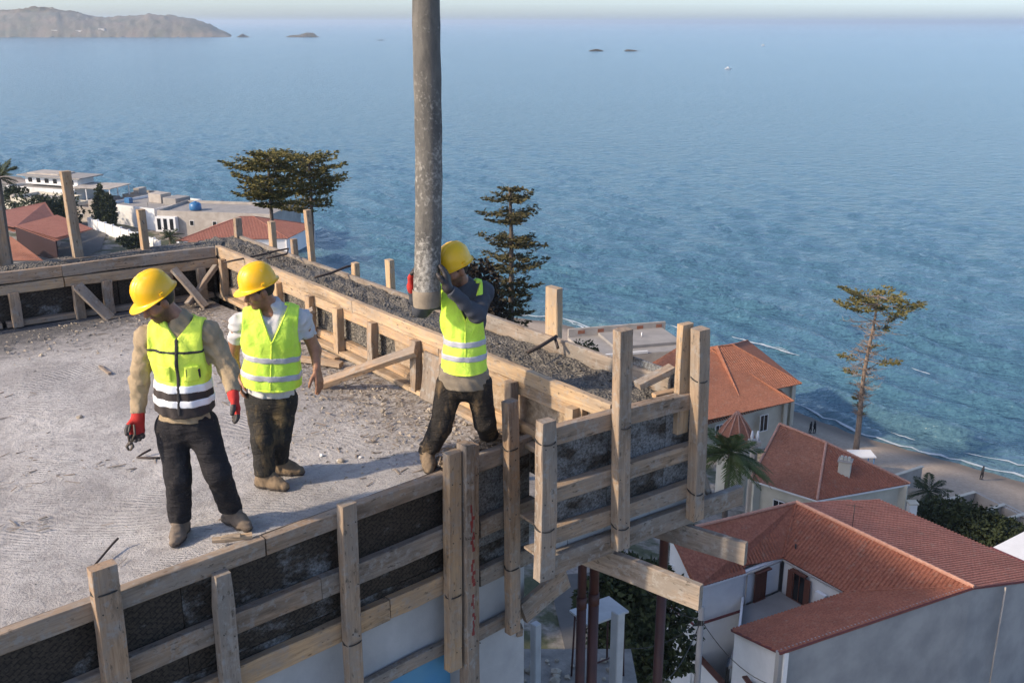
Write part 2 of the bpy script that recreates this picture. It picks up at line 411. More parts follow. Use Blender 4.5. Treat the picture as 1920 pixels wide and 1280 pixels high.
for a, b_, m_ in [(-3.2, .62, 'ply'), (.625, 3.3, 'ply_half'), (3.305, 4.1, 'ply_cement')]:
    box('plywood_panel', (0, -.115, -.009), (b_ - a, .115, .009), m_, ff, frame(W(a, .0095, -.895), _e, Z))
# thin plywood lip standing behind the top rail
for a, b_ in [(-3.2, .6), (.61, 2.0), (2.01, 3.3)]:
    board('edge_strip', W(a, -.012, -.03), W(b_, -.012, -.03), .09, .018, Z, 'wood_grey', ff)
zb(-3.2, 1.62, -.085, .045, .065, .075, 'rail', ff, 'wood'); zb(1.63, 3.16, -.085, .035, .065, .075, 'rail', ff, 'wood')
zb(3.42, 4.05, -.06, .085, .065, .07, 'rail', ff, 'wood_grey')
zb(-3.2, .62, -.60, -.45, .06, .07, 'rail', ff); zb(.63, 2.02, -.585, -.43, .06, .07, 'rail', ff, 'wood'); zb(2.03, 3.18, -.59, -.425, .06, .07, 'rail', ff, 'wood_grey')
zb(3.5, 4.1, -.645, -.49, .06, .07, 'rail', ff, 'wood_grey')
zb(-3.2, .9, -1.05, -.88, .055, .07, 'rail', ff); zb(.91, 2.6, -1.01, -.84, .055, .07, 'rail', ff, 'wood_new'); zb(2.61, 3.2, -1.0, -.83, .055, .07, 'rail', ff, 'wood_new')
zb(3.5, 4.08, -1.09, -.94, .055, .07, 'rail', ff, 'wood_grey')
zb(2.36, 3.2, -1.58, -1.47, .03, .05, 'rail', ff, 'wood_grey'); zb(3.5, 4.1, -1.62, -1.50, .03, .05, 'rail', ff, 'wood_grey')
sd = [(0.555, -2.2, .27, .15, .145, .085, 'wood', 0), (1.275, -2.2, -.055, .13, .145, .075, 'wood_grey', -.02), (2.235, -2.4, .115, .125, .145, .075, 'wood', -.02),
      (-.9, -2.2, .2, .15, .14, .08, 'wood', 0), (-2.2, -2.2, .15, .15, .14, .08, 'wood_grey', 0),
      (3.175, -1.66, .22, .125, .15, .08, 'wood_new', -.03), (3.295, -2.6, .26, .085, .165, .11, 'wood_grey', -.02), (3.375, -2.6, .23, .055, .155, .09, 'wood', -.02),
      (3.762, -1.60, .475, .115, .15, .08, 'wood', .03)]
for k, (s, z0, z1, w, d, t_, m_, ln) in enumerate(sd): stud(s, z0, z1, w, d, t_, ff, m_, ln, rounded=(k == 1))
def wire(s, z, d, w, parent, t=.09):
    pts = []
    for k in range(13):
        a = 2 * math.pi * k / 12; pts.append(W(s + math.cos(a) * w * .56, d + math.sin(a) * t * .62, z + .018 * math.sin(a) * -1 - .01 * math.cos(2 * a)))
    tube('tie_wire', pts, .0055, 'wire', parent, 5)
wire(2.22, -.98, .145, .125, ff); wire(3.16, -.98, .15, .125, ff); wire(3.78, -.98, .15, .115, ff); wire(.555, .12, .145, .15, ff); wire(3.765, .09, .15, .115, ff)
bx = MB(); rr = random.Random(4)
for k in range(34):
    z_ = -.25 - k * .034; w_ = rr.uniform(.004, .016)
    if k in (12, 13, 21, 22, 27): continue
    o_ = W(3.305 + rr.uniform(-.012, .014), .2215, z_); bx.box((-w_, -.016, -.0012), (w_, .016, .0012), frame(o_, _e, Z))
bx.build('red_paint_mark', 'red_paint', ff)['kind'] = 'stuff'

nl = MB(); rr = random.Random(14)
for (s, z0, z1, w, d, t_, m_, ln) in sd:
    for zr in (-.03, -.5, -.92, -1.5):
        if z0 < zr < z1:
            for q in (-1, 1): P = W(s + q * w * .25 + rr.uniform(-.01, .01), d + t_ / 2 - .004, zr + rr.uniform(-.03, .03)); nl.tube([P, P + _n * .008], .005, 5)
o = nl.build('nail_heads', 'wire', ff); o['kind'] = 'stuff'
# ---------------------------------------------------------------- cantilever formwork on the right
cf = thing('formwork', 'raised timber formwork box jutting out at the right corner on steel props', 'formwork', W(4.1, 1.1, -.6))
CR0 = W(3.40, 1.0, 0); _ang = R(-8)
_er = (Matrix.Rotation(_ang, 3, 'Z') @ _e).normalized(); _nr = Vector((_er.y, -_er.x, 0))
def WR(s, d, z): return CR0 + _er * s + _nr * d + Vector((0, 0, z))
def rb(s0, s1, z0, z1, d, t, name, mat='wood', dz=0.0, parent=None):
    zc = (z0 + z1) / 2
    return board(name, WR(s0, d, zc), WR(s1, d, zc + dz), z1 - z0, t, Z, mat, parent or cf)
for a, b_, m_ in [(-.12, .50, 'ply_cement'), (.505, 1.06, 'ply_cement'), (1.065, 1.36, 'ply_cement')]:
    box('plywood_panel', (0, -.37, -.009), (b_ - a, .37, .009), m_, cf, frame(WR(a, -.012, .245), _er, Z))
for a, b_ in [(-.10, .15), (.155, .50), (.505, .95), (.955, 1.36)]:
    box('concrete_infill', (0, -.17, -.03), (b_ - a, .17, .03), 'concrete', cf, frame(WR(a, -.045, -.30), _er, Z))
rb(-.14, 1.33, .51, .64, .04, .075, 'rail', 'wood', -.015); rb(-.14, 1.34, .07, .195, .04, .075, 'rail', 'wood', .01)
rb(-.14, 1.34, -.25, -.125, .04, .075, 'rail', 'wood', .01); rb(-.14, 1.90, -.505, -.345, .035, .07, 'rail', 'wood_grey', .02)
def rs_(s, z0, z1, w, d, t, mat='wood', lean=0, rounded=False): board('stud', WR(s + lean, d, z0), WR(s, d, z1), w, t, _er, mat, cf, rounded)
rs_(-.155, -.45, .74, .135, .12, .085, 'wood_grey', .0, True); rs_(.50, -.43, 1.265, .115, .12, .085, 'wood', .045); rs_(1.245, -.41, 1.15, .105, .12, .10, 'wood', .055)
rs_(1.195, .30, 1.17, .115, .015, .06, 'wood_new', 0)
def wireR(s, z, d, w, t=.10):
    pts = [WR(s + math.cos(a) * w * .56, d + math.sin(a) * t * .62, z - .018 * math.sin(a)) for a in [2 * math.pi * k / 12 for k in range(13)]]
    tube('tie_wire', pts, .005, 'wire', cf, 5)
wireR(.52, .56, .12, .115); wireR(.535, -.24, .12, .115); wireR(1.26, .76, .12, .11); wireR(1.29, -.17, .12, .105); wireR(-.155, -.05, .12, .135); wireR(-.155, .60, .12, .135)
nl = MB()
for s, w in ((-.155, .135), (.52, .115), (1.27, .105)):
    for zr in (.57, .13, -.19, -.42):
        for q in (-1, 1): P = WR(s + q * w * .25 + rr.uniform(-.01, .01), .159, zr + rr.uniform(-.03, .03)); nl.tube([P, P + _nr * .008], .005, 5)
o = nl.build('nail_heads', 'wire', cf); o['kind'] = 'stuff'
# soffit of the box
board('soffit_board', WR(.05, -.22, -.52), WR(1.36, -.22, -.52), .40, .02, _nr, 'wood_grey', cf); board('soffit_board', WR(.32, -.66, -.52), WR(1.36, -.66, -.52), .42, .02, _nr, 'wood', cf)
board('plywood_panel', WR(1.34, -.06, .33), WR(1.30, -.75, .33), .75, .02, Z, 'ply_cement', cf)
board('brace', WR(1.40, .02, .02), WR(1.62, -.05, -.36), .055, .03, _er, 'wood_grey', cf)
# joists reaching out under the box
def joist(P0, P1, w, t, label, m_='wood_grey'):
    o = board('timber_joist', P0, P1, w, t, Z, m_); tag(o, label, 'timber'); return o
joist(WR(.36, -.66, -.62), WR(.80, .72, -.64), .20, .055, 'long plank joist sticking out between the steel props', 'wood_grey')
joist(WR(1.08, -.65, -.615), WR(1.50, .50, -.61), .19, .055, 'shorter plank joist end jutting out below the corner above the red roof', 'wood_grey')
o = board('timber_plank', W(3.93, .12, -1.50), W(4.42, .16, -1.33), .22, .05, Z, 'wood_grey'); tag(o, 'short wide plank nailed low beside the wall corner', 'timber')
o = board('timber_plank', W(4.0, .02, -1.78), W(4.22, -.5, -1.62), .10, .05, Z, 'wood'); tag(o, 'small offcut of timber under the wide low plank', 'timber')
# steel props
def prop(px, py, Y, zt, zbot, r, label):
    p = aty(px, py, Y); t_ = thing('steel_prop', label, 'prop', (p.x, p.y, zbot), 'steel props under the cantilever')
    tube('outer_tube', [(p.x, p.y, zbot + .02), (p.x, p.y, zt - 1.5)], r * 1.12, 'steel_red', t_, 14)
    tube('inner_tube', [(p.x, p.y, zt - 1.5), (p.x, p.y, zt - .012)], r, 'steel_red', t_, 14)
    box('head_plate', (p.x - .08, p.y - .08, zt - .012), (p.x + .08, p.y + .08, zt - .002), 'steel_red', t_)
    box('base_plate', (p.x - .09, p.y - .09, zbot), (p.x + .09, p.y + .09, zbot + .02), 'steel_red', t_)
    tube('collar', [(p.x, p.y, zt - 1.56), (p.x, p.y, zt - 1.44)], r * 1.2, 'steel_red', t_, 14)
    return t_
TZ = -6.0
prop(1092, 1065, 8.55, -.53, TZ, .042, 'leftmost dark red steel prop, half hidden by the next one')
prop(1115, 1060, 8.62, -.53, TZ, .047, 'middle dark red steel prop left of the long joist')
prop(1246, 1010, 9.05, -.53, TZ, .045, 'rightmost dark red steel prop in front of the white house wall')

# ---------------------------------------------------------------- side formwork along the right upstand
sf = thing('formwork', 'sunlit timber formwork running back along the right edge behind the pipe', 'formwork', W(4.3, -3, 0))
def SI(d, off=0.0): return 4.075 - .0606 * (d - 1.08) - off       # s of the inner face at depth d
def SO(d, off=0.0): return 4.71 - .049 * (d - 1.0) + off
def sboard(d0, d1, z, w, t, off, name, mat, outer=False, dz=0):
    f_ = SO if outer else SI
    return board(name, W(f_(d0, off), d0, z), W(f_(d1, off), d1, z + dz), w, t, Z, mat, sf)
dd = [1.0, -.9, -2.7, -4.6, -6.05]
for a, b_ in zip(dd[:-1], dd[1:]):
    sboard(a, b_ + .006, .57, .125, .06, .07, 'rail', 'wood_new'); sboard(a - .3, max(b_ - .3, -6.0) + .006, .452, .105, .055, .065, 'rail', 'wood_new')
    sboard(a, b_ + .006, .27, .46, .018, .012, 'plywood_panel', 'ply_mud')
for a, b_ in [(.6, -1.6), (-1.61, -3.6), (-3.61, -5.9)]:
    sboard(a, b_, .105, .09, .055, .06, 'rail', 'wood_new'); sboard(a, b_ - .1, .022, .045, .13, .10, 'sole_plate', 'wood_new')
for d_ in [.62, -.12, -1.05, -1.52, -2.28, -2.95, -3.55, -4.3, -5.1, -5.8]:
    board('stud', W(SI(d_, .135), d_, .03), W(SI(d_, .125), d_, .51), .085, .085, _n, random.choice(['wood_new', 'wood', 'wood_new']), sf)
board('brace', W(SI(-1.5, .17), -1.45, .44), W(SI(-2.2, .75), -2.25, .03), .10, .06, _n, 'wood', sf)
board('brace', W(SI(-3.4, .17), -3.4, .40), W(SI(-3.6, .55), -3.75, .05), .07, .05, _n, 'wood_grey', sf)
board('door_board', W(SI(-1.28, .17), -1.28, .0), W(SI(-1.28, .15), -1.22, .46), .20, .025, (_n + _e * .15), 'wood_grey', sf)
# outer side of the beam: boards and standing posts
for a, b_ in [(.95, -1.55), (-1.56, -3.9), (-3.91, -6.9)]:
    sboard(a, b_, .56 if a > 0 else .47, .16, .05, .04, 'outer_board', 'wood_grey', True); sboard(a, b_, .2, .5, .02, .015, 'plywood_panel', 'ply', True)
def post_at(px, py_top, py_bot, d_guess, w, t, parent, mat, lean=0):
    """post standing on the outer face; the pixel picks its place along the wall"""
    best = min([k * .02 for k in range(-420, 90)], key=lambda d_: abs(proj(W(SO(d_, .09), d_, .5))[0] - px) )
    P = W(SO(best, .09), best, 0)
    top = aty(px, py_top, P.y).z
    return board('post', Vector((P.x, P.y, -.35)), Vector((P.x + lean, P.y, top)), w, t, _n, mat, parent)
def proj(P):
    P = Vector(P) - CAM; d = P.y * _cp - P.z * _sp; u = P.y * _sp + P.z * _cp
    return 960 + FPX * P.x / d, 640 - FPX * u / d
for px, pt, w_, m_, ln in [(512, 415, .09, 'wood_new', 0), (553, 448, .07, 'wood', 0), (592, 393, .075, 'wood_new', -.06), (668, 492, .08, 'wood_new', 0), (733, 486, .09, 'wood_new', 0), (1037, 538, .15, 'wood_new', 0.0)]:
    post_at(px, pt, 0, 0, w_, .07, sf, m_, ln)
# ---------------------------------------------------------------- back formwork (left, far side)
bf_ = thing('formwork', 'shaded timber formwork along the far left edge of the roof', 'formwork', W(1, -6.2, 0))
def DB(s): return -6.05 - .155 * (4.42 - s) * .9
def bboard(s0, s1, z, w, t, off, name, mat):
    return board(name, W(s0, DB(s0) + off, z), W(s1, DB(s1) + off, z), w, t, Z, mat, bf_)
for a, b_ in [(-3.5, .2), (.205, 2.6), (2.605, 4.38)]:
    bboard(a, b_, .565, .13, .06, .05, 'rail', 'wood'); bboard(a, b_, .435, .11, .055, .07, 'rail', 'wood_new')
for a, b_ in [(-3.5, -1.1), (-1.095, 1.3), (1.305, 3.2), (3.205, 4.35)]:
    box('plywood_panel', (0, -.20, -.009), ((W(b_, DB(b_), 0) - W(a, DB(a), 0)).length - .004, .20, .009), 'ply', bf_, frame(W(a, DB(a) + .012, .2), W(b_, DB(b_), 0) - W(a, DB(a), 0), Z))
bboard(-3.5, 1.9, .035, .06, .10, .07, 'sole_plate', 'wood'); bboard(1.95, 4.3, .035, .06, .10, .07, 'sole_plate', 'wood')
for s in [-2.4, -1.2, -.1, .9, 2.05, 2.72, 3.05, 3.75, 4.15]:
    board('stud', W(s, DB(s) + .13, .0), W(s, DB(s) + .12, .40), .105, .07, _e, 'wood', bf_)
board('brace', W(2.70, DB(2.7) + .20, .40), W(2.95, DB(2.7) + .42, .01), .12, .045, _e, 'wood_grey', bf_)
board('brace', W(3.80, DB(3.8) + .18, .45), W(4.0, DB(3.8) + .55, .01), .09, .05, _e, 'wood_grey', bf_)
board('brace', W(4.32, DB(4.3) + .18, .42), W(3.82, DB(4.0) + .40, .05), .08, .05, _n, 'wood_grey', bf_)
board('brace', W(.55, DB(.6) + .18, .35), W(.9, DB(.6) + .5, .01), .05, .03, _e, 'wood_grey', bf_)
# posts on its outer side
for px, pt, w_, m_, t_, ln in [(12, 300, .13, 'wood', .09, -.03), (152, 320, .11, 'wood_new', .10, -.06), (272, 393, .09, 'wood_new', .09, -.01), (447, 408, .09, 'wood', .08, 0)]:
    best = min([k * .02 for k in range(-150, 270)], key=lambda s: abs(proj(W(s, DB(s) - .85, .5))[0] - px))
    P = W(best, DB(best) - .85, 0); top = aty(px - 6, pt, P.y).z
    board('post', Vector((P.x, P.y, -.5)), Vector((P.x + ln, P.y, top)), w_, t_, _e, m_, bf_)
bboard(-3.5, 4.9, .41, .20, .04, -.80, 'outer_board', 'wood_grey')

# ---------------------------------------------------------------- lower terrace with site gear
MAT['terrace_dirt'] = simple('dusty_terrace_floor', (.36, .325, .285), (.16, .145, .13), 3.0, .95, .6, 18, .03, rnd=0)
tr = thing('lower_terrace', 'grey rubble-strewn lower terrace seen below the jutting formwork', 'terrace', (1.5, 13, TZ - .6))
mb = MB(); mb.box((-.6, 9.4, TZ - .5), (1.85, 13.6, TZ - .006)); mb.build('terrace_floor', 'terrace_dirt', tr)
box('terrace_wall', (-.6, 9.2, TZ - 34), (1.78, 13.58, TZ - .52), 'concrete', tr)
box('kerb', (1.70, 9.5, TZ - .004), (1.82, 12.2, TZ + .14), 'concrete_pale', tr)
rr = random.Random(12)
for k in range(170):
    v, f = rock_arrays((0, 0, 0), rr.choice((rr.uniform(.02, .05), rr.uniform(.03, .11))), rr)
    o = mesh('rubble', v, f, 'stone', tr, Matrix.Translation((rr.uniform(-.2, 1.6), rr.uniform(10.2, 13.3), TZ + .02)))
def col_thing(px, py, Y, w, label, zb_):
    p = aty(px, py, Y); o = box('concrete_column', (-w / 2, -w / 2, 0), (w / 2, w / 2, p.z - zb_), 'concrete_pale', None, Matrix.Translation((p.x, p.y + w / 2, zb_)) @ Matrix.Rotation(R(40), 4, 'Z'), .012)
    tag(o, label, 'column'); return o
col_thing(1160, 1150, 11.3, .135, 'pale square concrete column beside the red steel props', TZ)
col_thing(1005, 1172, 12.4, .12, 'short stub of a concrete column at the wall corner', TZ)
# red trestle table with pale board top
p = aty(1125, 1145, 12.9); zt = p.z
tb = thing('trestle_table', 'red steel trestle with pale board top on the lower terrace', 'table', (p.x, p.y, TZ))
Mt = Matrix.Translation((p.x, p.y, 0)) @ Matrix.Rotation(R(32), 4, 'Z')
box('table_top', (-.36, -.22, zt - .03), (.36, .26, zt), 'concrete_pale', tb, Mt)
for sx in (-.3, .3):
    for sy in (-.17, .2):
        tube('leg', [Mt @ Vector((sx * 1.1, sy * 1.1, TZ)), Mt @ Vector((sx, sy, zt - .03))], .016, 'steel_red', tb, 6)
tube('crossbar', [Mt @ Vector((-.31, -.18, TZ + .4)), Mt @ Vector((.31, -.18, TZ + .4))], .014, 'steel_red', tb, 6)
rr = random.Random(5)
for k in range(4):
    p0 = aty(1000 + k * 4, 1222 + k * 8, 12.0 - k * .05)
    o = board('steel_offcut', (p0.x, p0.y, TZ + .03 + k * .02), (p0.x + .35, p0.y + .12 * rr.uniform(.2, 1.4), TZ + .05 + k * .02), .05, .03, Z, 'wire'); tag(o, 'dark steel offcut in the small pile on the terrace', 'steel offcut', 'dark steel offcuts on the terrace')

# ---------------------------------------------------------------- loose things on the roof
def rod(name, pts, r, label, mat='rebar', cat='rebar'):
    o = tube(name, pts, r, mat, None, 6); tag(o, label, cat); return o
rod('bent_rebar', [atz(222, 1008, .05), atz(212, 1018, .03), atz(185, 1050, .012), atz(166, 1072, .012), atz(172, 1073, .012)], .0075, 'bent black steel rod lying on the slab near the left corner stud')
rod('bent_rebar', [atz(283, 842, .05), atz(268, 850, .03), atz(257, 857, .012), atz(280, 858, .012), atz(300, 858, .012)], .009, 'hook of rusty steel rod on the slab beside the left worker')
rod('rebar', [atz(735, 610, .30), atz(760, 606, .34), atz(818, 604, .36)], .011, 'rusty rod sticking out of the sunlit formwork left of the pipe worker')
P = W(SO(-5.2), -5.2, .64)
rod('bent_rebar', [atz(420, 492, .60), atz(470, 482, .62), atz(520, 470, .64), atz(541, 466, .64), atz(538, 476, .63), atz(500, 484, .62)], .012, 'looped black rod on top of the wall above the middle worker')
rod('bent_rebar', [atz(590, 520, .60), atz(620, 512, .61), atz(650, 500, .62), atz(665, 497, .62)], .014, 'dark rod lying on the gravel beside the short posts')
rod('angle_bracket', [atz(990, 660, .63), atz(1015, 648, .64), atz(1044, 630, .70)], .016, 'dark steel bracket leaning at the foot of the right tall post')
rod('angle_bracket', [atz(1040, 632, .68), atz(1046, 652, .62)], .014, 'short dark steel bar hanging below the bracket at the tall post')
tube('post_bolt', [atz(742, 690, .02), atz(744, 715, .0)], .01, 'rebar')['label'] = 'thin rusty pin standing on the slab by the sunlit formwork'
bpy.data.objects['post_bolt']['category'] = 'pin'
def plank(a, b_, w, t, label, m_='wood_new'):
    o = board('plank', a, b_, w, t, Z.cross(Vector(b_) - Vector(a)), m_); tag(o, label, 'plank'); return o
plank(atz(556, 672, .03), atz(640, 684, .03), .085, .05, 'pale plank lying flat behind the middle worker\'s hand')
plank(atz(583, 652, .03), atz(632, 672, .03), .06, .03, 'short pale offcut lying behind the flat plank')
plank(atz(700, 680, .03), atz(806, 728, .03), .07, .04, 'narrow sunlit plank lying along the foot of the right formwork')
plank(atz(188, 686, .012), atz(206, 700, .012), .035, .022, 'small wooden offcut alone in the middle of the slab', 'wood')
plank(atz(396, 1012, .06), atz(472, 1003, .06), .05, .03, 'splintered yellow offcut on the edge at the left worker\'s boot')
plank(atz(415, 1008, .075), atz(450, 1003, .085), .03, .018, 'thin splinter on top of the yellow offcut')
plank(atz(648, 694, .03), atz(672, 690, .06), .07, .05, 'stub of rough timber at the foot of the diagonal brace', 'wood')
plank(atz(1195, 722, .64), atz(1260, 690, .74), .10, .05, 'mossy broken plank tilted on the wall beside the corner posts', 'wood_grey')
plank(atz(1225, 742, .62), atz(1285, 728, .62), .05, .03, 'pale broken lath on the wall end by the corner posts')
plank(atz(1060, 790, .30), atz(1108, 752, .50), .08, .03, 'rough board leaning inside the box behind the right tall stud', 'wood_grey')
def rock(px, py, r, label, m_='stone', z=0.0):
    rr_ = random.Random(int(px * 7 + py)); v, f = rock_arrays((0, 0, 0), r, rr_); p = atz(px, py, z)
    o = mesh('concrete_lump', v, f, m_, None, Matrix.Translation((p.x, p.y, z + r * .35))); tag(o, label, 'lump'); return o
rock(150, 785, .035, 'small brown concrete lump alone on the slab left of the workers')
rock(603, 855, .022, 'leftmost white plaster crumb on the slab right of the middle worker', 'white_dab'); rock(634, 865, .018, 'small white plaster crumb nearest the front edge', 'white_dab'); rock(676, 858, .02, 'rightmost white plaster crumb near the pipe worker', 'white_dab')
rock(718, 772, .03, 'flat reddish lump on the slab in front of the flat planks', 'stone'); rock(640, 866, .035, 'brownish flat lump in the shadow right of the middle worker', 'stone')
rock(806, 770, .03, 'pale lump at the knee of the pipe worker', 'stone')
# muck heaped against the lip at the hose worker's feet
rr = random.Random(33); mb = MB()
for _ in range(420):
    s_, d_ = rr.uniform(3.2, 4.0), -abs(rr.gauss(.03, .09)); v, f = rock_arrays(W(s_, d_, .01 + .07 * math.exp(-(d_ / .12) ** 2) * rr.uniform(.2, 1)), rr.uniform(.008, .026), rr); mb.add(v, f)
for _ in range(90):
    s_ = rr.uniform(3.2, 4.0); P = W(s_, rr.uniform(-.16, .02), rr.uniform(.05, .11)); mb.box((-rr.uniform(.02, .08), -.004, 0), (rr.uniform(.02, .08), .004, .006), Matrix.Translation(P) @ Matrix.Rotation(rr.uniform(0, 3.1), 4, 'Z') @ Matrix.Rotation(rr.uniform(-.3, .3), 4, 'Y'))
o = mb.build('debris_heap', 'ply_mud'); tag(o, 'low heap of straw and crumbs along the lip at the hose worker\'s feet', 'debris', None, 'stuff')
# countless crumbs: chips along the right wall and the far side
rr = random.Random(21); mb = MB()
def crumbs(n_, fs, fd, rmin, rmax, zf=0.0):
    for _ in range(n_):
        s, d = fs(), fd(); r = rr.uniform(rmin, rmax) * rr.uniform(.4, 1); P = W(s, d, zf)
        c = [P + Vector((rr.uniform(-1, 1), rr.uniform(-1, 1), rr.uniform(-.1, .1))).normalized() * r * k for k in (1, .8, 1)]
        t_ = P + Vector((0, 0, r * rr.uniform(.5, 1)))
        mb.add([c[0], c[1], -1 * c[0] + 2 * P, t_], [(0, 1, 3), (1, 2, 3), (2, 0, 3)])
crumbs(1700, lambda: 4.0 - abs(rr.gauss(0, .7)), lambda: rr.uniform(-5.6, -.2), .008, .03)
crumbs(700, lambda: rr.uniform(-2, 4), lambda: -6.0 + abs(rr.gauss(0, .55)), .01, .035)
crumbs(1200, lambda: rr.uniform(-2, 4), lambda: rr.uniform(-5.5, -.1), .004, .012)
o = mb.build('debris_crumbs', 'stone'); tag(o, 'scattered chips and crumbs of concrete on the slab', 'debris', None, 'stuff')
mb = MB()
def chip(P, L, w, a):
    Mx = Matrix.Translation(P) @ Matrix.Rotation(a, 4, 'Z') @ Matrix.Rotation(rr.uniform(-.2, .2), 4, 'Y'); mb.box((-L, -w, 0), (L, w, w * .8), Mx)
for _ in range(260): chip(W(4.0 - abs(rr.gauss(0, .55)), rr.uniform(-5.6, -.1), .004), rr.uniform(.015, .07), rr.uniform(.003, .008), rr.uniform(0, 3.14))
for _ in range(90): chip(W(rr.uniform(-1.5, 4), rr.uniform(-5.8, -.2), .002), rr.uniform(.015, .06), rr.uniform(.002, .005), rr.uniform(0, 3.14))
for cx, cy, n_ in ((75, 858, 26), (30, 905, 14), (130, 880, 10), (20, 735, 12), (205, 870, 8), (45, 980, 12), (700, 830, 14)):
    for _ in range(n_):
        p = atz(cx + rr.gauss(0, 26), cy + rr.gauss(0, 9), 0); chip(Vector((p.x, p.y, .002)), rr.uniform(.01, .05), rr.uniform(.002, .006), rr.gauss(.5, .5))
o = mb.build('wood_chips', 'wood_grey'); tag(o, 'scattered splinters of wood on the slab', 'debris', None, 'stuff')
mb = MB()
for _ in range(420):
    s = rr.uniform(-3.0, 5); d = DB(s) - rr.uniform(0.06, .7); v, f = rock_arrays(W(s, d, .525), rr.uniform(.006, .02), rr); mb.add(v, f)
for _ in range(480):
    d = rr.uniform(-6.4, .9); w_ = rr.uniform(.05, .95); s = SI(d) * (1 - w_) + SO(d) * w_; v, f = rock_arrays(W(s, d, .525), rr.uniform(.006, .02), rr); mb.add(v, f)
o = mb.build('loose_gravel', 'gravel'); tag(o, 'loose gravel spilled on top of the upstand walls', 'gravel', None, 'stuff')
# ================================================================ concrete hose
hp = thing('concrete_hose', 'thick cement-caked concrete pump hose hanging down to the right worker', 'hose', aty(800, 570, 7.06))
def hose():
    n = 40; m_ = 28; V = []; F = []; rs = np.random.RandomState(2)
    top = aty(803, -420, 7.12); bot = aty(800, 546, 7.06)
    for i in range(n + 1):
        u = i / n; c = bot.lerp(top, u) + Vector((.012 * math.sin(u * 7), .01 * math.sin(u * 5 + 1), 0))
        r = .0955 - .004 * u + .0015 * math.sin(u * 60)
        for k in range(m_):
            a = 2 * math.pi * k / m_; q = r + rs.uniform(-.0014, .0014)
            V.append((c.x + q * math.cos(a), c.y + q * math.sin(a), c.z))
    for i in range(n):
        for k in range(m_):
            a = i * m_ + k; b_ = i * m_ + (k + 1) % m_; F.append((a, b_, b_ + m_, a + m_))
    mesh('hose_tube', V, F, 'hose', hp, None, True)
    V, F = [], []
    rows = [(.0, .097), (.06, .0995), (.118, .1005), (.122, .097), (.122, .080), (.03, .080)]
    b0 = aty(800, 573, 7.06)
    for h, r in rows:
        for k in range(m_):
            a = 2 * math.pi * k / m_; q = r + rs.uniform(-.001, .001); V.append((b0.x + q * math.cos(a), b0.y + q * math.sin(a), b0.z + h - (.0 if h else 0) ))
    # rows run from the mouth upward outside, then back inside
    for i in range(3):
        for k in range(m_):
            a = i * m_ + k; b_ = i * m_ + (k + 1) % m_; F.append((a, b_, b_ + m_, a + m_))
    for k in range(m_):
        F.append(((k + 1) % m_, k, 4 * m_ + k, 4 * m_ + (k + 1) % m_)) if False else None
    F = [f for f in F if f]
    mesh('end_cuff', V, F, 'hose_end', hp, None, True)
    tube('mouth', [(b0.x, b0.y, b0.z + .004), (b0.x, b0.y, b0.z + .06)], .092, 'wire', hp, 20)
hose()

# ================================================================ people, grown from distance fields
def mk_skin():
    m, nt, b = newmat('tanned_skin'); t = NT(nt); v = t.coord('Object')
    col = t.ramp(t.noise(v, 26, 5, .65), [(.3, (.22, .098, .055)), (.7, (.335, .165, .098))])
    a = t.node('ShaderNodeAttribute', attribute_name='hairy'); f = t.noise(v, 240, 3, .6)
    col = t.mix(t.math('MULTIPLY', a.outputs['Fac'], t.ramp(f, [(.3, .55), (.6, 1.0)])), col, (.035, .022, .017))
    l_ = t.node('ShaderNodeAttribute', attribute_name='lips'); col = t.mix(l_.outputs['Fac'], col, (.26, .085, .07))
    t.set(b.inputs['Base Color'], col); b.inputs['Roughness'].default_value = .5; t.set(b.inputs['Normal'], t.bump(t.math('ADD', f, t.noise(v, 60, 4, .6)), .2, .003)); return m
MAT['skin'] = mk_skin()
MAT['hair'] = simple('dark_hair', (.025, .018, .014), (.012, .01, .009), 60, .7, .4, 200, .003)
MAT['stubble'] = simple('stubble', (.10, .055, .036), (.06, .034, .024), 80, .7, .3, 200, .002)
def mk_helmet():
    m, nt, b = newmat('yellow_helmet_plastic'); t = NT(nt); v = t.coord('Object', rnd=15)
    col = t.ramp(t.noise(v, 5, 3, .5), [(.3, (.80, .44, .01)), (.7, (.86, .50, .012))])
    sc = t.noise(t.coord('Object', (1, 3, 1.5), rnd=15), 26, 6, .75); col = t.mix(t.ramp(sc, [(.60, 0.0), (.70, .45)]), col, (.50, .33, .09))
    dr = t.noise(v, 12, 6, .7); col = t.mix(t.ramp(dr, [(.60, 0.0), (.72, .4)]), col, (.55, .47, .32))
    t.set(b.inputs['Base Color'], col); t.set(b.inputs['Roughness'], t.ramp(dr, [(.4, .28), (.7, .6)])); t.set(b.inputs['Normal'], t.bump(sc, .08, .003)); return m
MAT['helmet'] = mk_helmet()
def vest_mat(name, c, c2):
    m, nt, b = newmat(name); t = NT(nt); v = t.coord('Object')
    f = t.noise(v, 9, 5, .6); fine = t.noise(v, 260, 2, .5)
    col = t.mix(t.ramp(f, [(.35, 0.0), (.75, .7)]), c, c2); du = t.noise(t.coord('Object', (1, 1, .6)), 6.5, 6, .72); col = t.mix(t.ramp(du, [(.55, 0.0), (.72, .38)]), col, (.42, .42, .16))
    t.set(b.inputs['Base Color'], col); b.inputs['Roughness'].default_value = .75; b.inputs['Specular IOR Level'].default_value = .2
    b.inputs['Subsurface Weight'].default_value = 0.0
    t.set(b.inputs['Normal'], t.bump(t.math('ADD', t.noise(v, 16, 4, .6, .8), t.math('MULTIPLY', fine, .12)), .55, .02)); return m
MAT['lime'] = vest_mat('fluorescent_lime', (.55, .86, .085), (.68, .90, .13))
MAT['lime_edge'] = simple('lime_piping', (.74, .95, .10), (.7, .9, .08), 10, .7, .1)
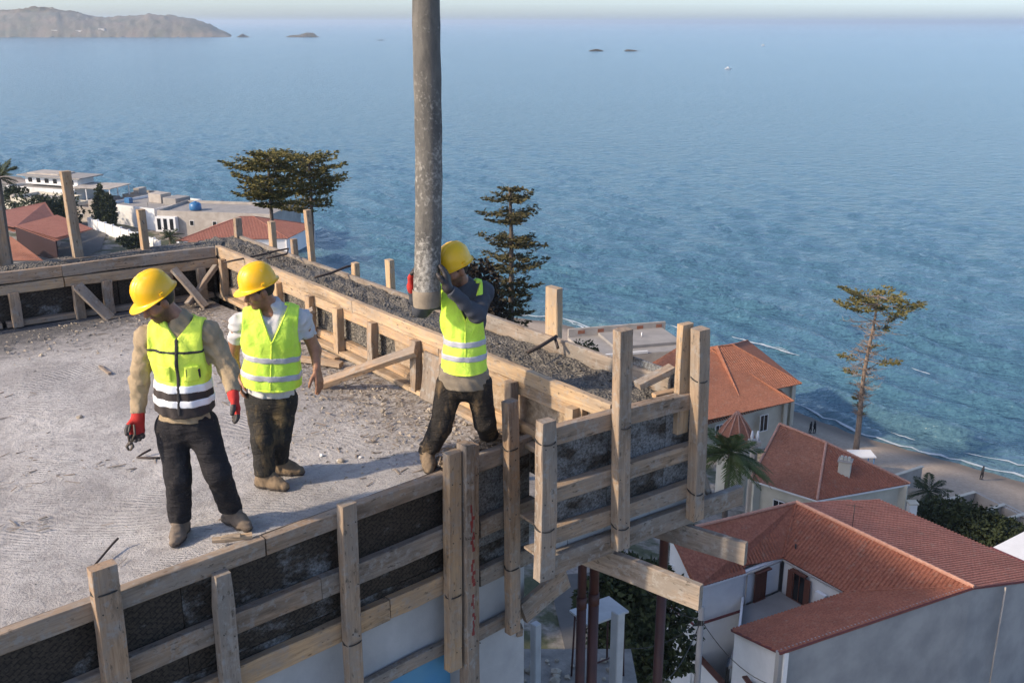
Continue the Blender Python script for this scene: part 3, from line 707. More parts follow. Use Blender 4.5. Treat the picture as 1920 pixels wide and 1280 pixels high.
MAT['yellow'] = vest_mat('fluorescent_yellow', (.68, .86, .09), (.76, .88, .14))
MAT['silver'] = simple('reflective_tape', (.46, .47, .52), (.36, .37, .42), 12, .42, .2, 90, .003, .6)
MAT['silver_white'] = simple('white_reflective_tape', (.82, .83, .86), (.68, .70, .74), 12, .45, .2, 90, .003, .6)
MAT['black_cloth'] = simple('black_cloth', (.032, .03, .033), (.02, .019, .02), 12, .85, .5, 60, .006)
MAT['brown_black_cloth'] = simple('brown_black_cloth', (.045, .034, .032), (.026, .022, .022), 10, .85, .5, 60, .006)
MAT['khaki'] = simple('khaki_jacket_cloth', (.36, .275, .175), (.25, .19, .12), 9, .88, .7, 15, .02, rnd=0)
MAT['white_tee'] = simple('white_cotton', (.54, .54, .56), (.40, .40, .42), 7, .85, .4, 80, .004)
MAT['slate'] = simple('slate_shirt', (.06, .066, .085), (.036, .04, .05), 8, .85, .4, 80, .005)
MAT['grey_sleeve'] = simple('grey_sleeve_cloth', (.10, .092, .085), (.06, .056, .052), 8, .85, .4, 80, .005)
MAT['taupe'] = simple('taupe_shirt', (.26, .215, .16), (.18, .15, .115), 9, .85, .4, 70, .006)
def trouser_mat(name, c, mud, amt):
    m, nt, b = newmat(name); t = NT(nt); v = t.coord('Object')
    f = t.noise(t.coord('Object', (1.6, 1.6, .5)), 5, 6, .65); sp = t.noise(v, 34, 5, .7)
    col = t.mix(t.ramp(f, [(.52, 0.0), (.70, amt)]), c, mud)
    col = t.mix(t.ramp(sp, [(.63, 0.0), (.72, .55)]), col, tuple(min(.4, x * 1.5 + .05) for x in mud))
    t.set(b.inputs['Base Color'], col); b.inputs['Roughness'].default_value = .9; b.inputs['Specular IOR Level'].default_value = .2
    t.set(b.inputs['Normal'], t.bump(t.math('ADD', t.math('MULTIPLY', sp, .5), t.math('MULTIPLY', t.noise(t.coord('Object', (5, 5, 17), (R(14), R(-10), 0)), 1.0, 3, .55, .8), 1.6)), .8, .022)); return m
MAT['trousers_black'] = trouser_mat('dusty_black_trousers', (.022, .021, .024), (.12, .105, .09), .35)
MAT['trousers_olive'] = trouser_mat('mud_streaked_dark_trousers', (.030, .029, .028), (.20, .145, .075), .7)
MAT['trousers_mud'] = trouser_mat('muddy_dark_trousers', (.028, .025, .023), (.19, .13, .07), .85)
MAT['boot'] = simple('dusty_suede_boot', (.25, .18, .11), (.11, .08, .055), 14, .88, .5, 60, .006)
MAT['boot_grey'] = simple('cement_dusty_boot', (.20, .155, .115), (.075, .06, .05), 14, .88, .5, 60, .006)
MAT['sole'] = simple('boot_sole', (.07, .055, .045), (.045, .036, .03), 10, .9, .3)
MAT['glove_red'] = simple('red_knit_glove', (.50, .03, .022), (.36, .02, .018), 20, .85, .5, 140, .004)
MAT['glove_black'] = simple('black_rubber_glove', (.035, .028, .028), (.02, .018, .018), 20, .6, .4, 90, .004)
MAT['tool'] = simple('worn_tool_steel', (.10, .08, .06), (.05, .04, .035), 20, .6, .3)

def V3(p): return np.array([p[0], p[1], p[2]], float)
class Field:
    def __init__(s, lo, hi, vox):
        s.lo = np.array(lo, float); s.v = vox; s.n = np.ceil((np.array(hi) - s.lo) / vox).astype(int) + 1
        s.ax = [s.lo[i] + np.arange(s.n[i]) * vox for i in range(3)]
        s.D = np.full(s.n, .15, np.float32)
    def win(s, lo, hi):
        a = np.clip(np.floor((lo - s.lo) / s.v).astype(int), 0, s.n); b_ = np.clip(np.ceil((hi - s.lo) / s.v).astype(int) + 1, 0, s.n)
        return tuple(slice(x, y) for x, y in zip(a, b_))
    def pts(s, w):
        return np.meshgrid(s.ax[0][w[0]], s.ax[1][w[1]], s.ax[2][w[2]], indexing='ij')
    def comb(s, w, d, k, sub=False):
        o = s.D[w]
        if sub:
            d = -d; h = np.clip(k - np.abs(o - d), 0, None) / k; s.D[w] = np.maximum(o, d) + h * h * k / 4
        else:
            h = np.clip(k - np.abs(o - d), 0, None) / k; s.D[w] = np.minimum(o, d) - h * h * k / 4
    def cap(s, a, b_, ra, rb, k=.02, sub=False):
        a, b_ = V3(a), V3(b_); m = max(ra, rb) + .07 + k
        w = s.win(np.minimum(a, b_) - m, np.maximum(a, b_) + m)
        if any(x.stop <= x.start for x in w): return s
        X, Y, Zz = s.pts(w); ab = b_ - a; L = ab @ ab + 1e-12
        h = np.clip(((X - a[0]) * ab[0] + (Y - a[1]) * ab[1] + (Zz - a[2]) * ab[2]) / L, 0, 1)
        d = np.sqrt((X - a[0] - h * ab[0]) ** 2 + (Y - a[1] - h * ab[1]) ** 2 + (Zz - a[2] - h * ab[2]) ** 2) - (ra + (rb - ra) * h)
        s.comb(w, d, k, sub); return s
    def ell(s, c, Rm, rad, k=.02, sub=False):
        c = V3(c); m = max(rad) + .07 + k; w = s.win(c - m, c + m)
        if any(x.stop <= x.start for x in w): return s
        X, Y, Zz = s.pts(w); X = X - c[0]; Y = Y - c[1]; Zz = Zz - c[2]
        q = [(Rm[i][0] * X + Rm[i][1] * Y + Rm[i][2] * Zz) for i in range(3)]
        k0 = np.sqrt(sum((q[i] / rad[i]) ** 2 for i in range(3))); k1 = np.sqrt(sum((q[i] / rad[i] ** 2) ** 2 for i in range(3))) + 1e-9
        s.comb(w, k0 * (k0 - 1) / k1, k, sub); return s
    def copy(s):
        o = Field.__new__(Field); o.lo, o.v, o.n, o.ax = s.lo, s.v, s.n, s.ax; o.D = s.D.copy(); return o
    def plane(s, p, nrm):          # keep the side nrm points away from
        X, Y, Zz = s.pts((slice(None),) * 3); nrm = V3(nrm); nrm = nrm / np.linalg.norm(nrm)
        s.D = np.maximum(s.D, ((X - p[0]) * nrm[0] + (Y - p[1]) * nrm[1] + (Zz - p[2]) * nrm[2]).astype(np.float32)); return s
    def folds(s, amp, wl, seed, squeeze=(1, 1, 1)):
        rs = np.random.RandomState(seed); X, Y, Zz = s.pts((slice(None),) * 3); acc = 0
        wx = .5 * np.sin(X * 31 + Zz * 17 + seed) + .5 * np.sin(Y * 23 + Zz * 29)
        for _ in range(5):
            d = rs.normal(size=3) * np.array(squeeze); d /= np.linalg.norm(d); k = 2 * math.pi / (wl * rs.uniform(.6, 1.5))
            acc = acc + np.sin(k * (X * d[0] + Y * d[1] + Zz * d[2]) + wx * 1.3 + rs.uniform(0, 6.28))
        s.D = s.D + (amp * acc / 2.2).astype(np.float32); return s
    def mesh(s, name, mat, parent):
        D = s.D; sg = D < 0
        c = np.zeros(tuple(x - 1 for x in D.shape), np.int8)
        for i in (0, 1):
            for j in (0, 1):
                for k in (0, 1): c += sg[i:D.shape[0] - 1 + i, j:D.shape[1] - 1 + j, k:D.shape[2] - 1 + k]
        act = (c > 0) & (c < 8); idx = np.full(c.shape, -1, np.int32); ijk = np.argwhere(act)
        if len(ijk) == 0: return None
        idx[act] = np.arange(len(ijk)); pos = np.zeros((len(ijk), 3)); cnt = np.zeros(len(ijk))
        I, J, K = ijk.T
        for a in range(3):
            o1, o2 = [x for x in range(3) if x != a]
            for u in (0, 1):
                for w in (0, 1):
                    c0 = [0, 0, 0]; c0[o1] = u; c0[o2] = w; c1 = list(c0); c1[a] = 1
                    d0 = D[I + c0[0], J + c0[1], K + c0[2]]; d1 = D[I + c1[0], J + c1[1], K + c1[2]]
                    mk = (d0 < 0) != (d1 < 0); t = np.where(mk, d0 / np.where(mk, d0 - d1, 1), 0)
                    q = np.zeros((len(ijk), 3)); q[:, o1] = u; q[:, o2] = w; q[:, a] = t
                    pos += q * mk[:, None]; cnt += mk
        verts = s.lo + (ijk + pos / cnt[:, None]) * s.v
        faces = []
        for a in range(3):
            b_, c_ = (a + 1) % 3, (a + 2) % 3
            sl0 = [slice(None)] * 3; sl1 = [slice(None)] * 3; sl0[a] = slice(0, -1); sl1[a] = slice(1, None)
            ch = sg[tuple(sl0)] != sg[tuple(sl1)]; e_ = np.argwhere(ch)
            ok = (e_[:, b_] > 0) & (e_[:, c_] > 0) & (e_[:, b_] < D.shape[b_] - 1) & (e_[:, c_] < D.shape[c_] - 1); e_ = e_[ok]
            ins = sg[e_[:, 0], e_[:, 1], e_[:, 2]]
            def cell(db, dc):
                q = e_.copy(); q[:, b_] += db; q[:, c_] += dc; return idx[q[:, 0], q[:, 1], q[:, 2]]
            qd = np.stack([cell(-1, -1), cell(0, -1), cell(0, 0), cell(-1, 0)], 1); qd[~ins] = qd[~ins][:, ::-1]; faces.append(qd)
        return npmesh(name, verts, np.concatenate(faces), mat, parent)

def hand_caps(wrist, fdir, pn, thumb_side, size=1.0, curl=.35, spread=.10):
    """list of capsules (a, b, ra, rb): palm, four unequal fingers with knuckle bends, thumb from the palm's side"""
    f = Vector(fdir).normalized(); pn = Vector(pn); pn = (pn - f * pn.dot(f)).normalized(); sd = Vector(thumb_side); sd = (sd - f * sd.dot(f) - pn * sd.dot(pn)).normalized()
    w = Vector(wrist); L = .095 * size; out = []
    for k, o in enumerate((.028, .010, -.010, -.027)):
        out.append((w + sd * o * .55 * size, w + f * L * .92 + sd * o * size, .018 * size, .015 * size))
    for k, (o, ln) in enumerate(((.030, .072), (.010, .082), (-.011, .076), (-.030, .058))):
        p = w + f * L * .93 + sd * o * size; d = (f + sd * (o / .03) * spread).normalized(); c = curl * (.75 + .12 * k)
        for j, (fr, r0, r1) in enumerate(((.46, .0105, .0095), (.31, .0095, .0088), (.26, .0088, .0078))):
            d = (d * math.cos(c) + pn * math.sin(c)).normalized() if j else (d * math.cos(c * .7) + pn * math.sin(c * .7)).normalized()
            q = p + d * ln * fr * size; out.append((p, q, r0 * size, r1 * size)); p = q
            d = (d - sd * 0).normalized()
    p = w + f * .026 * size + sd * .026 * size + pn * .006
    d = (f * .72 + sd * .62 + pn * .30).normalized(); q = p + d * .042 * size; out.append((p, q, .0145 * size, .012 * size))
    d = (f * .88 + sd * .32 + pn * .35).normalized(); q2 = q + d * .032 * size; out.append((q, q2, .0118 * size, .0105 * size))
    q3 = q2 + (f * .9 + pn * .45).normalized() * .024 * size; out.append((q2, q3, .0105 * size, .0088 * size))
    return out

def helmet_mesh(c, fwd, up, parent):
    """hard hat: ribbed dome, rolled rim, peak at the front, rain gutter, inside shell"""
    fwd = Vector(fwd).normalized(); up = Vector(up); up = (up - fwd * up.dot(fwd)).normalized(); lat = fwd.cross(up)
    Mh = Matrix((fwd, lat, up)).transposed().to_4x4(); Mh.translation = Vector(c)
    n = 72; V = []; F = []; rows = []
    a_, b_, h_ = .135, .111, .146
    def ridge(x, y, z):
        q = 0
        if z > .03:
            for l0, hgt, wd in ((0, .0065, .010), (.033, .0045, .007), (-.033, .0045, .007)):
                q += hgt * math.exp(-((y - l0) / wd) ** 2) * min(1, (z - .03) / .05) * (1 if x > -.12 else 0)
        return q
    for i in range(0, 15):
        ph = math.pi / 2 * (1 - i / 14); row = []
        for k in range(n):
            th = 2 * math.pi * k / n; r = math.cos(ph) ** .82 if ph < math.pi / 2 - 1e-6 else 0
            x = a_ * r * math.cos(th); y = b_ * r * math.sin(th); z = h_ * math.sin(ph) ** .95 if ph > 0 else 0
            rd = ridge(x, y, z); nn = Vector((x / a_ ** 2, y / b_ ** 2, z / h_ ** 2)).normalized(); row.append(Vector((x, y, z)) + nn * rd)
        rows.append(row)
    def rim(ext0, extf, z, zf):
        row = []
        for k in range(n):
            th = 2 * math.pi * k / n; fw = max(0, math.cos(th)) ** 2.2; ex = ext0 + extf * fw
            row.append(Vector(((a_ + ex) * math.cos(th), (b_ + ex * .9) * math.sin(th), z + zf * fw)))
        return row
    rows += [rim(.002, .0, -.006, 0), rim(.007, .010, -.009, -.001), rim(.013, .034, -.012, -.008), rim(.016, .040, -.011, -.008), rim(.016, .040, -.016, -.009), rim(.008, .012, -.015, -.005), rim(-.006, -.004, -.008, 0)]
    for i in range(1, 8):
        ph = math.pi / 2 * i / 7.3; row = []
        for k in range(n):
            th = 2 * math.pi * k / n; r = math.cos(ph) ** .82; row.append(Vector(((a_ - .008) * r * math.cos(th), (b_ - .008) * r * math.sin(th), (h_ - .01) * math.sin(ph))))
        rows.append(row)
    for row in rows: V += row
    for i in range(len(rows) - 1):
        for k in range(n):
            p = i * n + k; q = i * n + (k + 1) % n; F.append((p, p + n, q + n, q))
    o = mesh('helmet', V, F, 'helmet', parent, Mh, True)
    box_ = MB()
    for sgn in (-1, 1):                                            # slots for ear defenders
        box_.box((-.012, sgn * (b_ + .006) - .006, .004), (.012, sgn * (b_ + .006) + .006, .018))
    box_.build('side_slot', 'helmet', o, Mh)
    tube('headband', [Mh @ Vector((.125 * math.cos(t_), .102 * math.sin(t_), -.022)) for t_ in [2 * math.pi * k / 24 for k in range(25)]], .008, 'wire', o, 6)
    return o

def person(label, J, outfit, seed):
    """J: joint points in world space measured from the photograph"""
    base = (J['ank_a'] + J['ank_b']) / 2; base.z = 0
    root = thing('person', label, 'person', base, None)
    allp = [p for p in J.values() if isinstance(p, Vector)]
    keys = ['head', 'neck', 'sh_a', 'sh_b', 'el_a', 'el_b', 'wr_a', 'wr_b', 'hip_a', 'hip_b', 'kn_a', 'kn_b', 'ank_a', 'ank_b']
    P = np.array([V3(J[k]) for k in keys]); lo = P.min(0) - .24; hi = P.max(0) + .24; lo[2] = -.02; hi[2] += .0
    lat = (J['sh_b'] - J['sh_a']); up = (J['neck'] - (J['hip_a'] + J['hip_b']) / 2).normalized(); lat = (lat - up * lat.dot(up)).normalized()
    fr = lat.cross(up) * -1                      # points to the chest side
    if fr.dot(J['front']) < 0: fr = -fr
    RT = [V3(lat), V3(fr), V3(up)]
    pel = (J['hip_a'] + J['hip_b']) / 2; nk = J['neck']; torso = (nk - pel).length
    hw = (J['sh_b'] - J['sh_a']).length / 2
    lath = (J['hip_b'] - J['hip_a']); lath = (lath - up * lath.dot(up)).normalized(); RH = [V3(lath), V3(lath.cross(up)), V3(up)]
    chest = pel + (nk - pel) * .68; belly = pel + (nk - pel) * .32; shc = (J['sh_a'] + J['sh_b']) / 2
    fat = J.get('fat', 1.0)
    def torso_into(F, g, k=.05):
        F.ell(chest + fr * .005, RT, (hw * .92 + g, .118 * fat + g, .235 + g), k); F.ell(belly + fr * .012 * fat, RT, (hw * .83 + g, .118 * fat + g, .20 + g), k)
        F.ell(pel + up * .02, RH, (.165 + g, .122 + g, .14 + g), k)
        F.cap(nk - up * .055, J['sh_a'] - up * .01, .062 + g, .062 + g, k); F.cap(nk - up * .055, J['sh_b'] - up * .01, .062 + g, .062 + g, k); return F
    def arm_into(F, a, g, k=.03, upper=False):
        F.cap(J['sh_' + a] - up * .012, J['el_' + a], .062 + g, .046 + g, k)
        if not upper: F.cap(J['el_' + a], J['wr_' + a], .045 + g, .031 + g * .9, k)
        return F
    def leg_into(F, a, g, k=.04, slack=0.0):
        h_ = J['hip_' + a]; kn = J['kn_' + a]; an = J['ank_' + a]
        F.cap(h_, kn, .092 + g, .062 + g + slack * .3, k); F.cap(kn, an, .060 + g + slack * .4, .042 + g + slack, k); return F
    # head frame
    hf = J['face'].normalized(); hu = J['headup']; hu = (hu - hf * hu.dot(hf)).normalized(); hl = hf.cross(hu); hc = J['head']
    RHd = [V3(hf), V3(hl), V3(hu)]
    def hp_(x, y, z): return hc + hf * x + hl * y + hu * z
    def head_into(F):
        F.ell(hp_(-.012, 0, .035), RHd, (.098, .077, .098), .02); F.ell(hp_(.028, 0, -.045), RHd, (.062, .056, .075), .04)
        F.ell(hp_(.062, 0, -.092), RHd, (.026, .026, .022), .03)                         # chin
        F.cap(hp_(.086, 0, .012), hp_(.112, 0, -.024), .010, .015, .014)                 # nose
        for sy in (-1, 1):
            F.ell(hp_(.102, sy * .011, -.030), RHd, (.012, .010, .009), .010)
            F.ell(hp_(.084, sy * .033, .000), RHd, (.016, .020, .013), .012, True)       # eye sockets
            F.ell(hp_(.073, sy * .032, .000), RHd, (.014, .015, .012), .006)             # eyeballs
            F.cap(hp_(.086, sy * .014, .020), hp_(.076, sy * .05, .020), .010, .008, .014)  # brow
            F.ell(hp_(.055, sy * .052, -.022), RHd, (.026, .018, .020), .03)             # cheek
            F.ell(hp_(-.010, sy * .080, -.008), RHd, (.020, .011, .034), .008)           # ear
        F.cap(hp_(.086, -.020, -.056), hp_(.086, .020, -.056), .009, .009, .008); F.cap(hp_(.083, -.017, -.066), hp_(.083, .017, -.066), .008, .008, .008)  # lips
        F.cap(hp_(-.02, 0, -.06), nk - up * .02, .056, .062, .03)
    hands = {a: hand_caps(J['wr_' + a], *J['hand_' + a]) for a in 'ab'}
    vx = .0075
    B = Field(lo, hi, vx)
    torso_into(B, -.022); head_into(B)
    for a in 'ab':
        arm_into(B, a, -.004 if outfit['sleeve'] == 'short' else -.012); leg_into(B, a, -.02)
        B.cap(J['ank_' + a], J['ank_' + a] + J['foot_' + a].normalized() * .10 + Vector((0, 0, -.05)), .036, .03, .03)
        for (p, q, r0, r1) in hands[a]: B.cap(p, q, r0, r1, .006)
    bo_ = B.mesh('body', 'skin', root)
    co = np.empty(len(bo_.data.vertices) * 3, np.float32); bo_.data.vertices.foreach_get('co', co); co = co.reshape(-1, 3) - V3(hc)
    hx, hy, hz_ = co @ RHd[0], co @ RHd[1], co @ RHd[2]; sm = lambda x, a, b_: np.clip((x - a) / (b_ - a), 0, 1)
    near = (np.linalg.norm(co, axis=1) < .145)
    bd = outfit.get('beard', .25); jaw = sm(-hz_, .030, .050) * sm(hx, -.03, .0) * sm(-hz_, .0, .01) * bd
    mo = sm(.012 - np.abs(hz_ + .043), 0, .006) * sm(hx, .06, .075) * sm(.036 - np.abs(hy), 0, .01) * bd
    lp = sm(.009 - np.abs(hz_ + .061), 0, .004) * sm(hx, .07, .08) * sm(.024 - np.abs(hy), 0, .006)
    br_ = sm(.0075 - np.abs(hz_ - .021 + np.abs(hy) * .08), 0, .004) * sm(hx, .05, .062) * sm(np.abs(hy), .008, .014) * sm(.056 - np.abs(hy), 0, .008)
    ey = sm(.0075 - np.abs(hz_), 0, .004) * sm(hx, .05, .062) * sm(.013 - np.abs(np.abs(hy) - .032), 0, .005)
    hr = np.clip(np.maximum(np.maximum(jaw, mo) * (1 - lp), np.maximum(br_, ey * .9)), 0, 1) * near
    for nm_, ar in (('hairy', hr), ('lips', lp * near)):
        at_ = bo_.data.attributes.new(nm_, 'FLOAT', 'POINT'); at_.data.foreach_set('value', ar.astype(np.float32))
    # hair / stubble
    H = Field(V3(hc) - .16, V3(hc) + .16, .006); H.ell(hp_(-.020, 0, .030), RHd, (.101, .083, .100), .01); H.plane(V3(hp_(.03, 0, .0)), V3(hf + hu * -.45)); H.plane(V3(hp_(0, 0, -.055)), -V3(hu)); 
    for sy in (-1, 1): H.ell(hp_(-.002, sy * .085, -.012), RHd, (.026, .022, .036), .006, True)
    H.mesh('hair', 'hair', root)
    if False:
        S = Field(V3(hc) - .17, V3(hc) + .17, .006); S.ell(hp_(.028, 0, -.048), RHd, (.0635, .0575, .0762), .04); S.ell(hp_(.062, 0, -.092), RHd, (.0275, .0275, .0235), .03); S.plane(V3(hp_(0, 0, -.036)), V3(hu)); S.plane(V3(hp_(-.02, 0, -.05)), -V3(hf))
        S.ell(hp_(.092, 0, -.061), RHd, (.02, .022, .010), .006, True); S.cap(hp_(.093, -.02, -.045), hp_(.093, .02, -.045), .0065, .0065, .006)
        S.mesh('beard', 'stubble', root)
    # trousers
    T = Field(lo, hi, .0085)
    T.ell(pel + up * .02, RH, (.172, .130, .15), .05)
    for a in 'ab': leg_into(T, a, .016, .035, .018)
    T.folds(.0024, .12, seed, (1, 1, 1.2)); T.plane(V3(pel + up * .13), V3(up))
    for a in 'ab':
        an = J['ank_' + a]
    T.plane((0, 0, outfit.get('cuff', .10)), (0, 0, -1))
    T.mesh('trousers', outfit['trousers'], root)
    # boots
    for a in 'ab':
        an = J['ank_' + a]; fd = J['foot_' + a].copy(); fd.z = 0; fd.normalize(); sd_ = Vector((-fd.y, fd.x, 0)); g0 = Vector((an.x, an.y, 0))
        Bt = Field(V3(g0) + np.array([-.32, -.32, -.03]), V3(g0) + np.array([.32, .32, .30]), .0065)
        Bt.cap(an + Vector((0, 0, .09)), an, .056, .054, .02); Bt.cap(an, g0 - fd * .03 + Z * .045, .052, .048, .03)
        Bt.cap(g0 - fd * .035 + Z * .042, g0 + fd * .10 + Z * .045, .047, .046, .03); Bt.cap(g0 + fd * .09 + Z * .04 + sd_ * .008, g0 + fd * .165 + Z * .035, .047, .036, .03)
        Bt.cap(an + Z * .02 + fd * .02, g0 + fd * .11 + Z * .06, .044, .034, .03)
        Bt.folds(.0025, .04, seed + 3); Sl = Bt.copy(); Bt.plane((0, 0, .018), (0, 0, -1)); Bt.plane(V3(an + Z * .075), (0, 0, 1))
        bo = Bt.mesh('boot', outfit['boot'], root)
        Sl.D = Sl.D - .005; Sl.plane((0, 0, .024), (0, 0, 1)); Sl.plane((0, 0, .002), (0, 0, -1)); Sl.mesh('sole', 'sole', bo)
        for q_ in range(4):
            c0 = g0 + fd * (.055 + .026 * q_) + Z * (.125 - .017 * q_); tube('lace', [c0 - sd_ * .024 - Z * .006, c0 + fd * .004 + Z * .004, c0 + sd_ * .024 - Z * .006], .0035, 'sole', bo, 5)
        tube('boot_collar', [an + Z * .072 + (fd * math.cos(w_) + sd_ * math.sin(w_)) * .054 for w_ in [2 * math.pi * i_ / 16 for i_ in range(17)]], .009, outfit['boot'], bo, 6)
    # upper garment
    U = Field(lo, hi, .0085); torso_into(U, .004)
    U.cap(nk - up * .05, nk - up * .005, .078, .070, .03)
    hem = outfit['hem']
    U.ell(pel + up * .0, RH, (.182, .140, .17), .04)
    TU = U.copy()
    for a in 'ab': arm_into(U, a, .004 if outfit['sleeve'] == 'short' else .013, .035, outfit['sleeve'] == 'short')
    U.folds(outfit.get('fold', .006), .08, seed + 11)
    U.plane(V3(J['hem'] + up * -.0), -V3(up))
    for a in 'ab':
        if outfit['sleeve'] == 'short':
            m_ = J['sh_' + a] * .42 + J['el_' + a] * .58; U_ = J['el_' + a] - J['sh_' + a]
            X, Y, Zz = U.pts((slice(None),) * 3); q = ((X - m_.x) * U_.x + (Y - m_.y) * U_.y + (Zz - m_.z) * U_.z) / U_.length
            dist = np.sqrt((X - m_.x) ** 2 + (Y - m_.y) ** 2 + (Zz - m_.z) ** 2); U.D = np.where(dist < .20, np.maximum(U.D, q), U.D).astype(np.float32)
        else:
            m_ = J['wr_' + a]; U_ = (J['wr_' + a] - J['el_' + a]); X, Y, Zz = U.pts((slice(None),) * 3)
            q = ((X - m_.x) * U_.x + (Y - m_.y) * U_.y + (Zz - m_.z) * U_.z) / U_.length + .012
            dist = np.sqrt((X - m_.x) ** 2 + (Y - m_.y) ** 2 + (Zz - m_.z) ** 2); U.D = np.where(dist < .085, np.maximum(U.D, q), U.D).astype(np.float32)
    if 'collar_open' in outfit:
        U.cap(hp_(.03, 0, -.10), nk - up * .05 + fr * .12, .05, .035, .02, True)
    U.mesh(outfit['upper_name'], outfit['upper'], root)
    # vest: loose shell round the torso with armholes, a neck opening and a hem
    Vv = Field(lo, hi, .0075); torso_into(Vv, .027); Vv.cap(pel + up * .12, chest, .10, .10, .06)
    Vv.ell(pel + up * .10 + fr * .01, RT, (hw * .92 + .012, .150 * fat, .22), .05)
    for a in 'ab':
        sh = J['sh_' + a]; Vv.cap(sh - up * .012, sh + (J['el_' + a] - sh) * .22, .062 + .027, .058 + .027, .03)
    Vv.folds(.0055, .12, seed + 5, (1.6, 1.6, .7))
    Vv.cap(nk + up * .06, nk - up * .03, .083, .080, .015, True)
    X, Y, Zz = Vv.pts((slice(None),) * 3)
    la = (X - chest.x) * lat.x + (Y - chest.y) * lat.y + (Zz - chest.z) * lat.z
    fo = (X - chest.x) * fr.x + (Y - chest.y) * fr.y + (Zz - chest.z) * fr.z
    hh = (X - chest.x) * up.x + (Y - chest.y) * up.y + (Zz - chest.z) * up.z
    lim = np.interp(hh, [-.16, -.03, .08, .25], [hw * 1.06, hw * .95, hw * .88, hw * .90])
    arm = np.abs((X - shc.x) * lat.x + (Y - shc.y) * lat.y + (Zz - shc.z) * lat.z) - lim
    Vv.D = np.where(hh > -.16, np.maximum(Vv.D, arm), Vv.D).astype(np.float32)
    v0 = outfit['vneck']; vw = outfit.get('vw', .55)
    wedge = np.maximum(np.abs(la) - (hh - v0) * vw, .02 - fo)
    Vv.D = np.maximum(Vv.D, -wedge).astype(np.float32)
    V0 = Vv.D.copy()
    hemz = outfit['vhem'] - .03 * np.cos(np.clip(la / hw, -1, 1) * 1.5) * outfit.get('hemdip', .5)
    Vv.D = np.maximum(V0, hemz - hh).astype(np.float32)
    def slabpart(name, mat, z0, z1, off, extra=None, parent_=None):
        q = Vv.copy(); q.D = np.maximum(V0 - off, np.maximum(z0 - hh, hh - z1)).astype(np.float32); q.D = np.maximum(q.D, hemz - .002 - hh).astype(np.float32)
        if extra is not None: q.D = np.maximum(q.D, extra).astype(np.float32)
        return q.mesh(name, mat, parent_ or vest)
    sp = outfit.get('split')
    if sp is None:
        vest = Vv.mesh('vest', outfit['vest'], root)
    else:
        up_ = Vv.copy(); dip = sp - .035 * np.cos(np.clip(la / hw, -1, 1) * 1.4); up_.D = np.maximum(Vv.D, dip - hh).astype(np.float32); vest = up_.mesh('vest', outfit['vest'], root)
        lw_ = Vv.copy(); lw_.D = np.maximum(Vv.D, hh - dip).astype(np.float32); lw_.mesh('vest_lower_half', outfit['vest_low'], vest)
    for (z0, z1, m_) in outfit['bands']:
        slabpart('reflective_band', m_, z0, z1, .005, np.where(fo > 0, .006 - np.abs(la), -1) if outfit.get('bandgap') else None)
    if outfit.get('zip'):
        slabpart('zip', 'black_cloth', outfit['vhem'], v0 + .005, .007, np.maximum(np.abs(la) - .011, .0 - fo))
        slabpart('chest_stripe', 'black_cloth', .045, .062, .005, -fo)
        for sx in (-1, 1):
            slabpart('pocket', outfit['vest'], -.135, -.035, .012, np.maximum(np.abs(la - sx * .085) - .045, -fo))
        slabpart('pen_loop', 'black_cloth', -.125, -.05, .015, np.maximum(np.abs(la - .125) - .006, -fo)); slabpart('pen_loop', 'black_cloth', -.13, -.05, .015, np.maximum(np.abs(la - .055) - .005, -fo))
    else:
        e1 = np.abs(wedge - .0) - .008; q = Vv.copy(); q.D = np.maximum(np.maximum(V0 - .004, e1), -fo).astype(np.float32); q.D = np.maximum(q.D, v0 - .03 - hh).astype(np.float32); q.mesh('piping', 'lime_edge', vest)
        slabpart('front_seam', 'lime_edge', outfit['vhem'], v0 + .0, .004, np.maximum(np.abs(la) - .006, -fo))
        slabpart('hem_piping', 'lime_edge', outfit['vhem'] - .04, outfit['vhem'] + .0, .003)
    # gloves
    for a in 'ab':
        g = outfit.get('glove_' + a)
        if not g: continue
        q = np.array([V3(p) for c in hands[a] for p in c[:2]]); G = Field(q.min(0) - .06, q.max(0) + .06, .0045); G2 = Field(q.min(0) - .06, q.max(0) + .06, .0045)
        for k, (p, q_, r0, r1) in enumerate(hands[a]):
            (G2 if (4 <= k < 16 and (k - 4) % 3 != 0) or k >= 17 else G).cap(p, q_, r0 + .0045, r1 + .0045, .008)
        wd = (J['wr_' + a] - J['el_' + a]).normalized(); G.cap(J['wr_' + a] - wd * .02, J['wr_' + a] + wd * .02, .036, .034, .02)
        go = G.mesh('glove', g, root); G2.mesh('glove_fingers', outfit.get('tips_' + a, 'glove_black'), go)
    # helmet
    helmet_mesh(hc + hu * .060 - hf * .014, (hf + hu * J.get('htilt', .05)), hu - hf * J.get('htilt', .05), root)
    return root

def jp(Y0): return lambda x, y, dy=0.0: aty(x, y, Y0 + dy)
